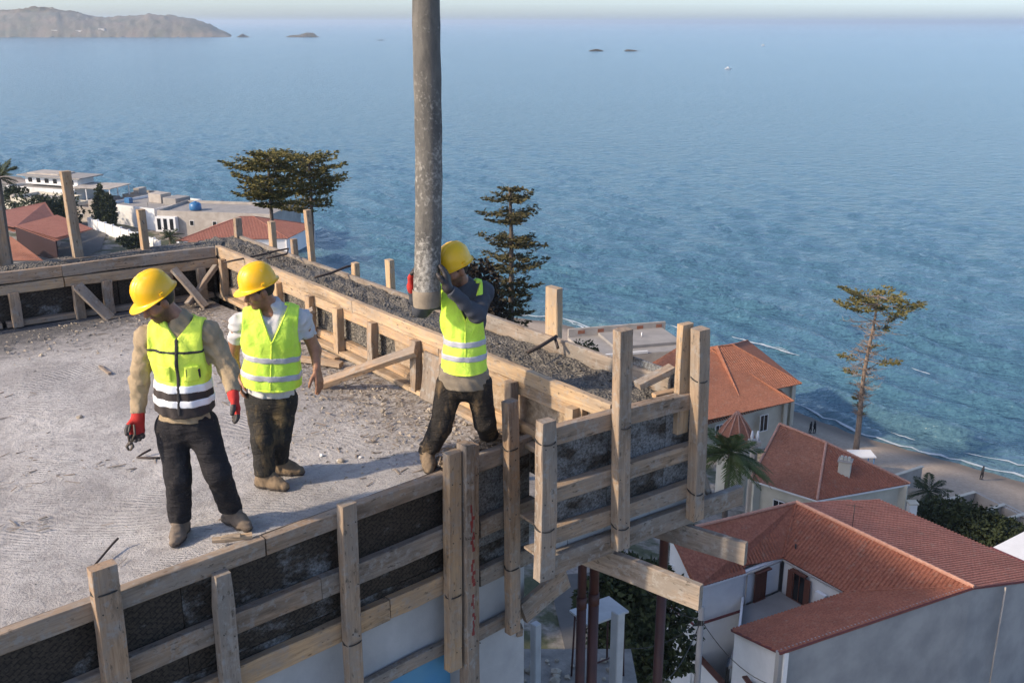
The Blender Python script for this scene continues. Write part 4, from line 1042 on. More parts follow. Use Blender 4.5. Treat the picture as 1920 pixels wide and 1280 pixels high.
# --- left worker: khaki jacket, two-tone vest, looking down to the left
j = jp(6.12)
fa = atz(336, 1008, 0); fb = atz(440, 985, 0)
J1 = dict(head=j(296, 566, -.04), neck=j(338, 597, .02), sh_a=j(276, 628, .0), sh_b=j(390, 620, .03), el_a=j(261, 716, .02), el_b=j(428, 690, .02), wr_a=j(259, 779, -.06), wr_b=j(437, 739, -.10),
          hip_a=j(322, 800, .02), hip_b=j(378, 796, .02), kn_a=j(334, 893, -.05), kn_b=j(408, 885, -.03), ank_a=Vector((fa.x, fa.y + .05, .10)), ank_b=Vector((fb.x - .02, fb.y + .03, .10)),
          foot_a=Vector((.06, -1, 0)), foot_b=Vector((.75, -.62, 0)), front=Vector((-.05, -1, 0)), face=Vector((-.62, -.62, -.46)), headup=Vector((-.32, -.22, 1)), hem=j(350, 783),
          hand_a=((-.10, -.25, -1), (.35, -.7, .1), (-.3, -.8, 0), 1.05, .75, .05), hand_b=((.25, -.2, -1), (-.8, -.3, .1), (-.3, -.85, 0), 1.05, .35, .08), fat=1.06, htilt=.02)
O1 = dict(sleeve='long', upper_name='jacket', upper='khaki', trousers='trousers_black', boot='boot_grey', hem=0, vest='yellow', vest_low='brown_black_cloth', split=-.155, vneck=.135, vw=.8, vhem=-.36, hemdip=.8,
          bands=[(-.215, -.165, 'silver_white'), (-.31, -.262, 'silver_white')], zip=True, beard=.85, glove_a='glove_red', glove_b='glove_red', cuff=.115, fold=.0055)
person('worker in khaki jacket and two-tone yellow-black vest, red gloves, looking down left', J1, O1, 31)
# --- middle worker: white tee, plain lime vest
j = jp(6.92)
fa = atz(506, 915, 0); fb = atz(530, 890, 0)
J2 = dict(head=j(486, 546, -.03), neck=j(513, 573, .02), sh_a=j(449, 603, -.02), sh_b=j(566, 596, .05), el_a=j(436, 664, .06), el_b=j(591, 656, .06), wr_a=j(448, 705, .0), wr_b=j(594, 692, -.02),
          hip_a=j(487, 752, .02), hip_b=j(531, 750, .03), kn_a=j(493, 822, -.08), kn_b=j(524, 818, .02), ank_a=Vector((fa.x - .035, fa.y + .02, .10)), ank_b=Vector((fb.x - .03, fb.y + .02, .10)),
          foot_a=Vector((.93, -.36, 0)), foot_b=Vector((.95, -.1, 0)), front=Vector((-.1, -1, 0)), face=Vector((-.80, -.52, -.28)), headup=Vector((-.22, -.12, 1)), hem=j(510, 738),
          hand_a=((.1, -.3, -1), (.8, .2, 0), (0, -1, 0), 1.0, .4, .1), hand_b=((.16, -.18, -1), (-.75, .35, -.1), (-.75, -.5, 0), 1.08, .22, .06), fat=1.12, htilt=.0)
O2 = dict(sleeve='short', upper_name='tee_shirt', upper='white_tee', trousers='trousers_olive', boot='boot', hem=0, vest='lime', vneck=.0, vw=.42, vhem=-.345, hemdip=.6,
          bands=[(-.155, -.112, 'silver'), (-.285, -.242, 'silver')], beard=.35, cuff=.11, fold=.006, collar_open=1)
person('worker in white tee and plain lime vest standing between the other two', J2, O2, 47)
# --- right worker: grips the hose
j = jp(7.30)
fa = atz(801, 876, 0); fb3 = atz(918, 846, 0)
J3 = dict(head=j(852, 506, -.05), neck=j(872, 532, .02), sh_a=j(822, 552, .0), sh_b=j(908, 545, .03), el_a=j(789, 580, -.02), el_b=j(894, 590, -.20), wr_a=j(773, 541, -.10), wr_b=j(841, 542, -.33),
          hip_a=j(843, 722, .02), hip_b=j(897, 720, .02), kn_a=j(826, 800, -.04), kn_b=j(909, 790, .06), ank_a=Vector((fa.x, fa.y + .05, .10)), ank_b=Vector((fb3.x, fb3.y + .05, .10)),
          foot_a=Vector((.15, -1, 0)), foot_b=Vector((.8, .25, 0)), front=Vector((-.35, -1, 0)), face=Vector((-.74, -.66, -.22)), headup=Vector((-.16, -.12, 1)), hem=j(868, 706),
          hand_a=((.02, -.10, 1), (1, -.35, 0), (-.2, 1.0, 0), 1.08, .42, .10), hand_b=((-.16, .30, 1), (-1, .25, .0), (.1, -1, 0), 1.05, .30, .08), fat=1.05, htilt=-.05)
O3 = dict(sleeve='long', upper_name='work_shirt', upper='slate', trousers='trousers_mud', boot='boot', hem=0, vest='lime', vneck=.005, vw=.42, vhem=-.40, hemdip=.6,
          bands=[(-.20, -.155, 'silver'), (-.31, -.265, 'silver')], beard=.8, glove_a='glove_red', glove_b='glove_black', tips_b='glove_black', cuff=.11, fold=.006)
p3 = person('worker in dark shirt and lime vest gripping the hanging hose with both hands', J3, O3, 59)
# shirt tail of the right worker shows taupe below the vest
_pel = (J3['hip_a'] + J3['hip_b']) / 2
Tl = Field(V3(_pel) - .26, V3(_pel) + .26, .0085); _up = (J3['neck'] - _pel).normalized(); _l = (J3['hip_b'] - J3['hip_a']).normalized()
Tl.ell(_pel + _up * .06, [V3(_l), V3(_l.cross(_up)), V3(_up)], (.196, .156, .22), .04); Tl.folds(.005, .08, 5); Tl.plane(V3(_pel + _up * .16), V3(_up)); Tl.plane(V3(_pel - _up * .005), -V3(_up))
Tl.mesh('shirt_tail', 'taupe', p3)
# pincers in the left worker's hand
pw = J1['wr_a']; tl = thing('pincers', 'dark steel pincers held in the left worker\'s red glove', 'pincers', pw + Vector((-.03, -.08, -.12)))
for sx in (-1, 1):
    tube('handle', [pw + Vector((-.015 + sx * .012, -.075, -.03)), pw + Vector((-.02 + sx * .022, -.09, -.09)), pw + Vector((-.03 + sx * .006, -.10, -.145))], [.007, .008, .007], 'tool', tl, 7)
    tube('jaw', [pw + Vector((-.03 + sx * .006, -.10, -.145)), pw + Vector((-.035 + sx * .02, -.105, -.17)), pw + Vector((-.038 + sx * .004, -.108, -.195))], [.010, .011, .006], 'tool', tl, 7)
tube('pivot', [pw + Vector((-.03, -.112, -.147)), pw + Vector((-.03, -.088, -.145))], .012, 'tool', tl, 8)
# ================================================================ sea, shore, land, headland
SEA = -50.0
COAST = [(420, -260), (150, 20), (90, 82), (62.2, 112.2), (46.3, 127.2), (28.9, 152.3), (9.2, 180.0), (-25.8, 195.0), (-54.8, 243.4), (-99.5, 297.7), (-185.5, 368.2), (-330, 470), (-700, 640)]
def coast_dist(X, Y):
    """signed distance to the shoreline, positive on the sea side"""
    X = np.asarray(X, float); Y = np.asarray(Y, float); best = np.full(X.shape, 1e9); sgn = np.ones(X.shape)
    for (x0, y0), (x1, y1) in zip(COAST[:-1], COAST[1:]):
        dx, dy = x1 - x0, y1 - y0; L = dx * dx + dy * dy
        t = np.clip(((X - x0) * dx + (Y - y0) * dy) / L, 0, 1); qx, qy = X - x0 - t * dx, Y - y0 - t * dy
        d = np.hypot(qx, qy); s = -(dx * (Y - y0) - dy * (X - x0)); m = d < best; best = np.where(m, d, best); sgn = np.where(m, np.sign(s), sgn)
    return best * sgn
def vnoise(X, Y, seed, wl):
    rs = np.random.RandomState(seed); a = 0
    for _ in range(7):
        th = rs.uniform(0, 6.28); k = 2 * math.pi / (wl * rs.uniform(.55, 1.7)); a = a + np.sin(k * (X * math.cos(th) + Y * math.sin(th)) + rs.uniform(0, 6.28))
    return a / 3.0
def mk_sea():
    m, nt, b = newmat('sea_water'); t = NT(nt)
    geo = t.node('ShaderNodeNewGeometry'); pos = geo.outputs['Position']
    def mapped(sc, rot):
        mp = t.node('ShaderNodeMapping'); t.l.new(pos, mp.inputs[0]); mp.inputs['Scale'].default_value = sc; mp.inputs['Rotation'].default_value = (0, 0, rot); return mp.outputs[0]
    big = t.noise(mapped((.004, .009, 1), R(50)), 1, 3, .5)
    at_ = t.node('ShaderNodeAttribute', attribute_name='shore')
    col = t.ramp(big, [(.3, (.056, .138, .195)), (.7, (.064, .152, .212))])
    col = t.mix(t.ramp(at_.outputs['Fac'], [(0.0, .6), (.04, .25), (.12, 0.0)]), col, (.11, .17, .18))
    t.set(b.inputs['Base Color'], col)
    b.inputs['Roughness'].default_value = .16; b.inputs['IOR'].default_value = 1.33; b.inputs['Specular IOR Level'].default_value = .5
    n1 = t.noise(mapped((.22, .40, .2), R(-50)), 1, 3, .6, 0); n2 = t.noise(mapped((.10, .22, .1), R(-58)), 1, 2, .5, 0); n3 = t.noise(mapped((.8, 1.3, .8), R(-40)), 1, 3, .6, 0)
    h = t.math('ADD', t.math('MULTIPLY', n1, 1.0), t.math('MULTIPLY', n2, .9)); h = t.math('ADD', h, t.math('MULTIPLY', n3, .32))
    t.set(b.inputs['Normal'], t.bump(h, 1.0, 1.6))
    return m
MAT['sea'] = mk_sea()
def make_sea():
    na, nr = 460, 640
    ang = np.radians(np.linspace(-50, 52, na)); rad = 75 * (90000 / 75) ** (np.linspace(0, 1, nr) ** 1.15)
    A_, R_ = np.meshgrid(ang, rad); X = R_ * np.sin(A_); Y = R_ * np.cos(A_)
    c = coast_dist(X, Y)
    jit = vnoise(X, Y, 4, 30) * 1.6 + vnoise(X, Y, 9, 90) * 3
    am = np.exp(-np.clip(c, 0, None) / 105) * np.clip(c / 6, 0, 1); lv = np.clip(vnoise(X, Y, 12, 26) * .45 + .6, .15, 1.2)
    ph = (c + jit) / 8.5 * 2 * math.pi; w = .5 + .5 * np.sin(ph); w = w ** 2.6
    zz = SEA + am * lv * 1.6 * w
    X2 = vnoise(X, Y, 21, 7) * .08 * np.exp(-R_ / 500) * np.clip(c / 5, 0, 1); zz = zz + X2
    v = np.stack([X, Y, zz], -1).reshape(-1, 3); i = np.arange(na * nr).reshape(nr, na)
    f = np.stack([i[:-1, :-1], i[:-1, 1:], i[1:, 1:], i[1:, :-1]], -1).reshape(-1, 4)[:, ::-1]
    keep = (c.reshape(-1)[f] > -14).any(1); o = npmesh('sea', v, f[keep], 'sea')
    at_ = o.data.attributes.new('shore', 'FLOAT', 'POINT'); at_.data.foreach_set('value', np.clip(c / 140, 0, 1).astype(np.float32).ravel())
    tag(o, None, None, None, 'structure'); return o
make_sea()
# breaking crests and the wash on the sand
MAT['foam'] = simple('sea_foam', (.52, .57, .60), (.30, .36, .40), .8, .8, .5, 4, .2, rnd=0)
mb = MB(); rr = random.Random(8)
def coast_pt(x, off):
    for (x0, y0), (x1, y1) in zip(COAST[:-1], COAST[1:]):
        if x1 <= x <= x0:
            t = (x0 - x) / (x0 - x1); d = Vector((x1 - x0, y1 - y0, 0)).normalized(); nn = Vector((d.y, -d.x, 0))
            return Vector((x, y0 + t * (y1 - y0), 0)) + nn * off, d
def ribbon(x0, x1, off, wid, z, jag=.5, step=.9):
    n = max(4, int(abs(x1 - x0) / step)); k0 = len(mb.v)
    for i in range(n + 1):
        u = i / n; x = x0 + (x1 - x0) * u; p, d = coast_pt(x, 0); nn = Vector((d.y, -d.x, 0)); o1 = off + .9 * math.sin(x * .21) + rr.uniform(-jag, jag); w = wid * (math.sin(math.pi * min(1, max(.02, u))) ** .5) * rr.uniform(.35, 1.3)
        mb.v.append(tuple(p + nn * o1 + Z * z)); mb.v.append(tuple(p + nn * (o1 + w) + Z * (z + .02)))
    for i in range(n): mb.f.append((k0 + 2 * i, k0 + 2 * i + 1, k0 + 2 * i + 3, k0 + 2 * i + 2))
sgnn = 1 if coast_dist(np.array([coast_pt(30, 5)[0].x]), np.array([coast_pt(30, 5)[0].y]))[0] > 0 else -1
for x0, x1, off, w in [(88, -40, .9, .6), (70, 56, 4.2, .35)]: ribbon(x0, x1, off * sgnn, w * sgnn, SEA + .22)
def foam_at(px, py, ln, w):
    p = atz(px, py, SEA + .4); c = float(coast_dist(np.array([p.x]), np.array([p.y]))[0]); ribbon(p.x + ln / 2, p.x - ln / 2, c * sgnn, w * sgnn, SEA + .55, .25, .5)
for px, py, ln, w in [(1232, 584, 8, .8), (1262, 590, 4, .5), (1135, 571, 2, .5), (1085, 592, 5, .4), (1090, 617, 5, .35), (1365, 590, 2, .4), (1655, 805, 2.5, .3), (1870, 800, 2, .3), (1075, 632, 4, .35), (665, 480, 3, .5)]: foam_at(px, py, ln, w)
o = mb.build('wave_foam', 'foam'); tag(o, 'white foam of small breaking waves along the shore', 'foam', None, 'stuff')
# land
def land_z(X, Y):
    c = -coast_dist(X, Y)
    z = np.interp(c, [-30, 0, 5, 14, 17, 34, 60, 140, 400], [-53, -50.05, -49.2, -48.3, -47.2, -45.0, -41.0, -40.0, -39.0])
    left = np.clip((-X - 20) / 120, 0, 1) * np.clip((Y - 120) / 60, 0, 1)
    zl = np.interp(c, [-30, 0, 5, 12, 30, 80, 400], [-53, -50.05, -49, -47, -45.5, -44.2, -42]); z = z * (1 - left) + zl * left
    return z + vnoise(X, Y, 31, 14) * .12 * np.clip(c / 20, 0, 1)
def lz(x, y): return float(land_z(np.array([float(x)]), np.array([float(y)]))[0])
def mk_land():
    m, nt, b = newmat('coastal_ground'); t = NT(nt); geo = t.node('ShaderNodeNewGeometry'); pos = geo.outputs['Position']
    mp = t.node('ShaderNodeMapping'); t.l.new(pos, mp.inputs[0]); v = mp.outputs[0]
    x, y, z = t.sep(pos)
    n = t.noise(v, .25, 5, .6); f = t.noise(v, 2.2, 6, .65)
    sand = t.ramp(f, [(.3, (.30, .235, .175)), (.7, (.42, .335, .26))]); earth = t.ramp(f, [(.3, (.17, .15, .13)), (.7, (.33, .30, .27))])
    grass = t.ramp(f, [(.3, (.035, .045, .02)), (.7, (.085, .09, .045))])
    earth = t.mix(t.ramp(n, [(.44, 0.0), (.56, 1.0)]), earth, grass)
    zz = t.math('ADD', z, t.math('MULTIPLY', t.math('SUBTRACT', n, .5), 2.0))
    k = t.math('MULTIPLY_ADD', zz, 1 / 1.6); k.node.inputs[2].default_value = 47.4 / 1.6
    k = t.math('ADD', k, 0, True); col = t.mix(k, sand, earth)
    wet = t.math('MULTIPLY_ADD', z, -1 / .5); wet.node.inputs[2].default_value = -49.25 / .5
    wet = t.math('ADD', wet, 0, True); col = t.mix(wet, col, (.17, .135, .105))
    t.set(b.inputs['Base Color'], col); b.inputs['Roughness'].default_value = .92; t.set(b.inputs['Normal'], t.bump(f, .5, .12)); return m
MAT['land'] = mk_land()
def make_land():
    xs = np.concatenate([np.arange(-700, -140, 14), np.arange(-140, 110, 3.0), np.arange(110, 420, 14)]); ys = np.concatenate([np.arange(-260, 20, 14), np.arange(20, 330, 3.0), np.arange(330, 700, 14)])
    X, Y = np.meshgrid(xs, ys); Zg = land_z(X, Y); v = np.stack([X, Y, Zg], -1).reshape(-1, 3); i = np.arange(X.size).reshape(X.shape)
    f = np.stack([i[:-1, :-1], i[:-1, 1:], i[1:, 1:], i[1:, :-1]], -1).reshape(-1, 4); c = coast_dist(X, Y).reshape(-1); keep = (c[f] < 25).any(1)
    o = npmesh('ground', v, f[keep], 'land'); tag(o, None, None, None, 'structure')
make_land()
# headland, islets
MAT['headland'] = simple('dry_headland', (.20, .15, .115), (.075, .085, .06), .012, .95, .5, .05, 6, rnd=0)
def ridge_mesh(name, pts, Yw, depth, seed, zlift=0):
    """pts: skyline pixels; waterline at distance Yw"""
    rs = np.random.RandomState(seed); xs = np.linspace(pts[0][0], pts[-1][0], 150); sk = np.interp(xs, [p[0] for p in pts], [p[1] for p in pts]); V = []; nd = 26
    for i, (x, s) in enumerate(zip(xs, sk)):
        P = aty(x, s, Yw + depth * .45); top = max(P.z, SEA + .5) - SEA
        for k in range(nd + 1):
            u = k / nd; prof = math.sin(math.pi * min(1, u / .9)) ** .75 if u < .9 else 0; yy = Yw + depth * u
            q = top * prof; q *= 1 + .04 * math.sin(x * .12 + u * 9) * math.sin(u * 17 + x * .05) * (u < .43); V.append((P.x * yy / (Yw + depth * .45), yy + rs.uniform(-6, 6), SEA - 1 + q + rs.uniform(-1, 1) * min(4, top * .06)))
    I = np.arange(len(V)).reshape(150, nd + 1); f = np.stack([I[:-1, :-1], I[1:, :-1], I[1:, 1:], I[:-1, 1:]], -1).reshape(-1, 4)
    o = npmesh(name, np.array(V), f, 'headland'); tag(o, None, None, None, 'structure'); return o
YW = 3650
ridge_mesh('headland', [(-420, 60), (-250, 34), (-120, 22), (0, 20), (40, 17), (62, 14), (97, 14), (115, 20), (150, 24), (175, 31), (200, 33), (235, 31), (270, 28), (280, 25), (295, 28), (345, 33), (365, 36), (395, 46), (410, 55), (425, 60), (436, 69), (440, 71)], YW, 900, 3)
ridge_mesh('islet', [(443, 70), (450, 66), (455, 63), (462, 67), (470, 70)], YW, 60, 5)
ridge_mesh('islet', [(533, 70), (545, 66), (562, 65), (575, 61), (588, 62), (594, 67), (600, 70)], YW, 90, 6)
ridge_mesh('islet', [(698, 77), (708, 75), (716, 74), (724, 77)], 3050, 40, 7)
ridge_mesh('islet', [(1100, 97), (1108, 93), (1120, 91), (1130, 94), (1136, 97)], 1950, 30, 8)
ridge_mesh('islet', [(1166, 97), (1176, 92), (1188, 93), (1202, 96), (1212, 97)], 1950, 30, 9)
MAT['pale_house'] = simple('pale_plaster', (.62, .58, .53), (.48, .44, .40), .3, .9, 0)
rr = random.Random(3)
for k, (px, py) in enumerate([(66, 20), (78, 18), (90, 20), (100, 22), (38, 33), (84, 48), (96, 50), (108, 52), (120, 44), (74, 58), (88, 60), (118, 60), (136, 56), (150, 62), (192, 60), (104, 63)]):
    d = YW + 900 * .45 * min(.98, max(.08, (68 - py) / 50)); p = aty(px, py + 1, d); w_ = rr.uniform(12, 24); h_ = rr.uniform(7, 13)
    mb = MB(); mb.box((-w_ / 2, -7, -12), (w_ / 2, 7, h_)); mb.box((-w_ / 2 - .5, -7.5, h_ + .02), (w_ / 2 + .5, 7.5, h_ + .8))
    o = mb.build('far_house', 'pale_house', None, Matrix.Translation(p)); tag(o, 'tiny pale house on the hazy headland slope', 'house', 'pale houses on the headland')
def boat(px, py, L, label):
    p = atz(px, py, SEA); b = thing('boat', label, 'boat', p); h = L * .16; V = []; F = []
    st = [(-.5, .30), (-.2, .36), (.2, .30), (.42, .14), (.5, .01)]
    for x, w in st:
        for sy, z in ((-1, h), (-.6, -.1), (.6, -.1), (1, h)): V.append((p.x + x * L, p.y + sy * w * L * .5, p.z + z))
    for i in range(4):
        for k in range(3): a = i * 4 + k; F.append((a, a + 4, a + 5, a + 1))
        F.append((i * 4 + 3, i * 4 + 7, i * 4 + 4, i * 4))
    F.append((0, 1, 2, 3)); mesh('hull', V, F, 'white_dab', b)
    box('cabin', (p.x - L * .2, p.y - L * .1, p.z + h), (p.x + L * .1, p.y + L * .1, p.z + h * 2.4), 'white_dab', b); box('windscreen', (p.x + L * .101, p.y - L * .09, p.z + h * 1.3), (p.x + L * .14, p.y + L * .09, p.z + h * 2.1), 'wire', b)
boat(1365, 130, 7, 'small white motorboat far out on the open sea'); boat(1431, 86, 9, 'very distant white boat near the horizon')
# ================================================================ houses
def mk_tile(name, c1, c2, c3):
    m, nt, b = newmat(name); t = NT(nt); v = t.coord('Object')
    f = t.noise(v, 5.5, 4, .7); g = t.noise(v, .5, 4, .6); h = t.noise(v, 18, 4, .6)
    col = t.ramp(f, [(.32, c2), (.55, c1), (.75, c3)]); col = t.mix(t.ramp(g, [(.4, 0.0), (.7, .5)]), col, tuple(x * .6 for x in c1)); col = t.mix(t.ramp(t.noise(v, 1.7, 7, .75), [(.56, 0.0), (.70, .6)]), col, (.30, .22, .17)); col = t.mix(t.ramp(t.noise(v, 3.3, 6, .7), [(.60, 0.0), (.72, .5)]), col, (.12, .07, .05))
    t.set(b.inputs['Base Color'], col); b.inputs['Roughness'].default_value = .85; b.inputs['Specular IOR Level'].default_value = .25
    t.set(b.inputs['Normal'], t.bump(h, .4, .03)); return m
MAT['tile'] = mk_tile('terracotta_tile', (.32, .118, .072), (.21, .072, .048), (.41, .18, .115))
MAT['tile_mauve'] = mk_tile('faded_rose_tile', (.33, .138, .10), (.24, .095, .07), (.40, .185, .14))
MAT['tile_old'] = mk_tile('weathered_orange_tile', (.31, .128, .078), (.20, .08, .05), (.40, .20, .125))
MAT['ridge_tile'] = simple('pale_ridge_tile', (.52, .30, .22), (.36, .16, .11), 4, .85, .3)
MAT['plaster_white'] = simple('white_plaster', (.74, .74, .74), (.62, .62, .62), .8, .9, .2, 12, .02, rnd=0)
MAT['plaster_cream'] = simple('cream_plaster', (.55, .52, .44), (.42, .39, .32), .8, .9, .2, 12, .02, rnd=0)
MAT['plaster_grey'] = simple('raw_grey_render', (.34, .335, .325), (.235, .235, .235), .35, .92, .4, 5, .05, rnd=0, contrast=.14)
MAT['plaster_dirty'] = simple('dirty_plaster', (.44, .40, .36), (.27, .24, .21), .5, .92, .3, 5, .04, rnd=0)
MAT['fascia'] = simple('dark_red_fascia', (.16, .035, .035), (.11, .03, .03), 3, .7, .1)
MAT['shutter'] = simple('brown_shutter', (.13, .045, .028), (.09, .032, .02), 6, .7, .2)
MAT['darkglass'] = simple('dark_window_glass', (.012, .013, .015), (.02, .02, .022), 2, .15, 0)
MAT['redwall'] = simple('dark_red_plaster', (.024, .005, .008), (.017, .004, .006), .6, .9, .2, 8)
MAT['bluetank'] = simple('blue_plastic', (.03, .15, .33), (.03, .12, .28), 3, .4, 0)
MAT['asphalt'] = simple('road_asphalt', (.12, .115, .11), (.08, .078, .075), .6, .92, .3, 10, .02, rnd=0)
MAT['roofgrey'] = simple('grey_roof_screed', (.30, .285, .27), (.20, .19, .185), .5, .92, .2, 6, rnd=0)
def roof_slope(name, poly, parent, mat, pitch=.27, course=.42, seed=1, down=None):
    """tiled plane: a thin deck plus rows of overlapping half-round tiles clipped to the polygon"""
    poly = [Vector(p) for p in poly]; nrm = Vector((0, 0, 0))
    for i in range(len(poly)): nrm += (poly[i] - poly[0]).cross(poly[(i + 1) % len(poly)] - poly[0])
    nrm.normalize()
    if nrm.z < 0: nrm = -nrm
    dn = Vector((nrm.x, nrm.y, 0)); dn = (dn - nrm * dn.dot(nrm)).normalized(); u = nrm.cross(dn).normalized(); o0 = poly[0]
    q = [((p - o0).dot(u), (p - o0).dot(dn)) for p in poly]; mb = MB(); rr_ = random.Random(seed)
    n = len(poly); k = len(mb.v); mb.v += [tuple(p) for p in poly] + [tuple(p - nrm * .10) for p in poly]
    mb.f.append(tuple(range(n))); mb.f.append(tuple(range(2 * n - 1, n - 1, -1)))
    for i in range(n): j = (i + 1) % n; mb.f.append((i, n + i, n + j, j))
    base = mb.build(name, mat, parent); tl = MB()
    u0, u1 = min(a for a, _ in q), max(a for a, _ in q); uu = u0 + pitch / 2
    def P3(a, c, h): return o0 + u * a + dn * c + nrm * h
    while uu < u1:
        cr = []
        for i in range(n):
            (a0, c0), (a1, c1) = q[i], q[(i + 1) % n]
            if (a0 - uu) * (a1 - uu) < 0: cr.append(c0 + (c1 - c0) * (uu - a0) / (a1 - a0))
        cr.sort()
        for v0, v1 in zip(cr[::2], cr[1::2]):
            c = v1
            while c > v0 + .02:
                t0 = max(v0, c - course); w0 = pitch * .40; j = rr_.uniform(-.006, .006); hl, hh = .075 + j, .045 + j; k = len(tl.v)
                for (cc, h) in ((c, hl), (t0, hh)):
                    for (du, dh) in ((-w0, .002), (-w0 * .5, h), (w0 * .5, h), (w0, .002)): tl.v.append(tuple(P3(uu + du, cc, dh)))
                tl.f += [(k, k + 1, k + 5, k + 4), (k + 1, k + 2, k + 6, k + 5), (k + 2, k + 3, k + 7, k + 6), (k, k + 3, k + 2, k + 1)]
                c = t0
        uu += pitch
    if tl.v: o = tl.build('roof_tiles', mat, base); o['kind'] = 'stuff'
    return base
def ridge_line(a, b_, parent, r=.11, step=.42, mat='ridge_tile'):
    a, b_ = Vector(a), Vector(b_); n = max(1, int((b_ - a).length / step)); mb = MB()
    for i in range(n):
        p = a.lerp(b_, i / n); q = a.lerp(b_, (i + 1.08) / n); mb.tube([p + Z * .07, q + Z * .06], [r * 1.1, r * .92], 7)
    o = mb.build('ridge_tiles', mat, parent); o['kind'] = 'stuff'; return o
def wall(name, a, b_, zb, mat, parent, t=.25, inset=0.0):
    """wall under the edge a-b (their own heights), thickness to the left of a->b"""
    a, b_ = Vector(a), Vector(b_); d = Vector((b_.x - a.x, b_.y - a.y, 0)).normalized(); nn = Vector((-d.y, d.x, 0)); a = a + nn * inset; b_ = b_ + nn * inset
    V = [Vector((a.x, a.y, zb)), Vector((b_.x, b_.y, zb)), b_, a]; V += [p + nn * t for p in V]
    return mesh(name, V, [(0, 1, 2, 3), (7, 6, 5, 4), (0, 4, 5, 1), (1, 5, 6, 2), (2, 6, 7, 3), (3, 7, 4, 0)], mat, parent)
def opening(a, b_, u, z, w, h, parent, name='window', frame_mat='plaster_white', pane='darkglass', out=.03, shutters=False, lintel=False):
    """window or door on the outer face of wall a->b (outside to the right)"""
    a, b_ = Vector(a), Vector(b_); d = Vector((b_.x - a.x, b_.y - a.y, 0)); L = d.length; d.normalize(); nn = Vector((d.y, -d.x, 0)); c = Vector((a.x, a.y, 0)) + d * (u * L)
    M_ = Matrix((d, nn, Z)).transposed().to_4x4(); M_.translation = c + Z * z
    fr = MB(); k = .06
    fr.box((-w / 2 - k, -.02, 0), (-w / 2, out + .03, h)); fr.box((w / 2, -.02, 0), (w / 2 + k, out + .03, h)); fr.box((-w / 2 - k, -.02, h), (w / 2 + k, out + .03, h + k)); fr.box((-w / 2 - k, -.02, -k), (w / 2 + k, out + .08, -.001))
    o = fr.build(name, frame_mat, parent, M_); box('pane', (-w / 2, -.02, 0), (w / 2, .008, h), pane, o, M_); box('mullion', (-.03, .009, 0), (.03, .03, h), frame_mat, o, M_)
    if shutters:
        for sx in (-1, 1): box('shutter', (sx * (w / 2 + .07) - (.0 if sx > 0 else w * .5), out + .035, 0), (sx * (w / 2 + .07) + (w * .5 if sx > 0 else 0), out + .075, h), 'shutter', o, M_)
    if lintel: box('lintel', (-w / 2 - .2, -.01, h + .14), (w / 2 + .2, .32, h + .24), 'shutter', o, M_)
    return o
# ---------------------------------------------------------------- the L-shaped house, lower right
def z4(x, y, z): return atz(1220 + x / 2.743, 840 + y / 2.743, z)
ZE, ZR, ZB, ZG = -32.0, -29.6, -34.6, -41.5
c1 = z4(480, 605, ZE); c2 = z4(680, 565, ZE); c3 = z4(1000, 740, ZE); li = z4(490, 640, ZE); lo_ = z4(240, 715, ZE); r1 = z4(750, 280, ZR); r2 = z4(1660, 715, ZR); rl = z4(95, 440, ZR)
ft = z4(415, 930, ZE)
def plane_hit(px, a, b_, c):
    d = ray(1220 + px[0] / 2.743, 840 + px[1] / 2.743); n_ = (b_ - a).cross(c - a); t = (a - CAM).dot(n_) / d.dot(n_); return CAM + d * t
fn = plane_hit((670, 1050), ft, c3, r2)
bk = z4(1170, 262, ZE + .3); br_ = bk + (r2 - r1); br_.z = ZE + .3
hA = thing('house', 'white house with red tiled roofs round a balcony and a blank grey side wall', 'house', (18, 58, ZG))
roof_slope('roof_slope', [rl, lo_, li, c1, c2, r1], hA, 'tile', seed=1)
roof_slope('roof_slope', [r1, c2, c3, r2], hA, 'tile', seed=2)
roof_slope('roof_slope', [c3, ft, fn, r2], hA, 'tile', seed=3)
roof_slope('roof_slope', [r1, r2, br_, bk], hA, 'tile_mauve', seed=4)
ridge_line(r1, r2, hA, .13); ridge_line(c2, r1, hA, .09, mat='tile'); ridge_line(rl, r1, hA, .11); ridge_line(c3, r2, hA, .07, mat='tile')
zc = lambda p, dz=-.1: Vector((p.x, p.y, p.z + dz))
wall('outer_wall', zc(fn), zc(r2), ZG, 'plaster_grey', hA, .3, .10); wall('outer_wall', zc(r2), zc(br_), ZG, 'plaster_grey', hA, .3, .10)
wall('outer_wall', zc(ft), zc(fn), ZG, 'plaster_white', hA, .25, .25)
wall('outer_wall', zc(lo_), zc(li), ZG, 'plaster_white', hA, .25, .15)
wall('outer_wall', zc(rl), zc(lo_), ZG, 'plaster_white', hA, .25, .15)
wall('courtyard_wall', zc(li), zc(c2) , ZB, 'plaster_white', hA, .25, .20); wall('courtyard_wall', zc(c2), zc(c3), ZB - 3, 'plaster_white', hA, .25, .20)
wall('outer_wall', zc(bk), zc(rl, -2.2), ZG, 'plaster_white', hA, .25, .3); wall('outer_wall', zc(br_), zc(bk), ZG, 'plaster_white', hA, .25, .3)
for a, b_ in ((li, c2), (c2, c3), (lo_, li)):
    d = (b_ - a).normalized(); board('eaves_trim', a - Z * .14 + d * .02, b_ - Z * .14 - d * .02, .12, .08, Z, 'plaster_white', hA)
for a, b_ in ((fn, r2), (r2, br_), (ft, fn)):
    board('fascia', a - Z * .06, b_ - Z * .06, .16, .06, Z, 'fascia', hA)
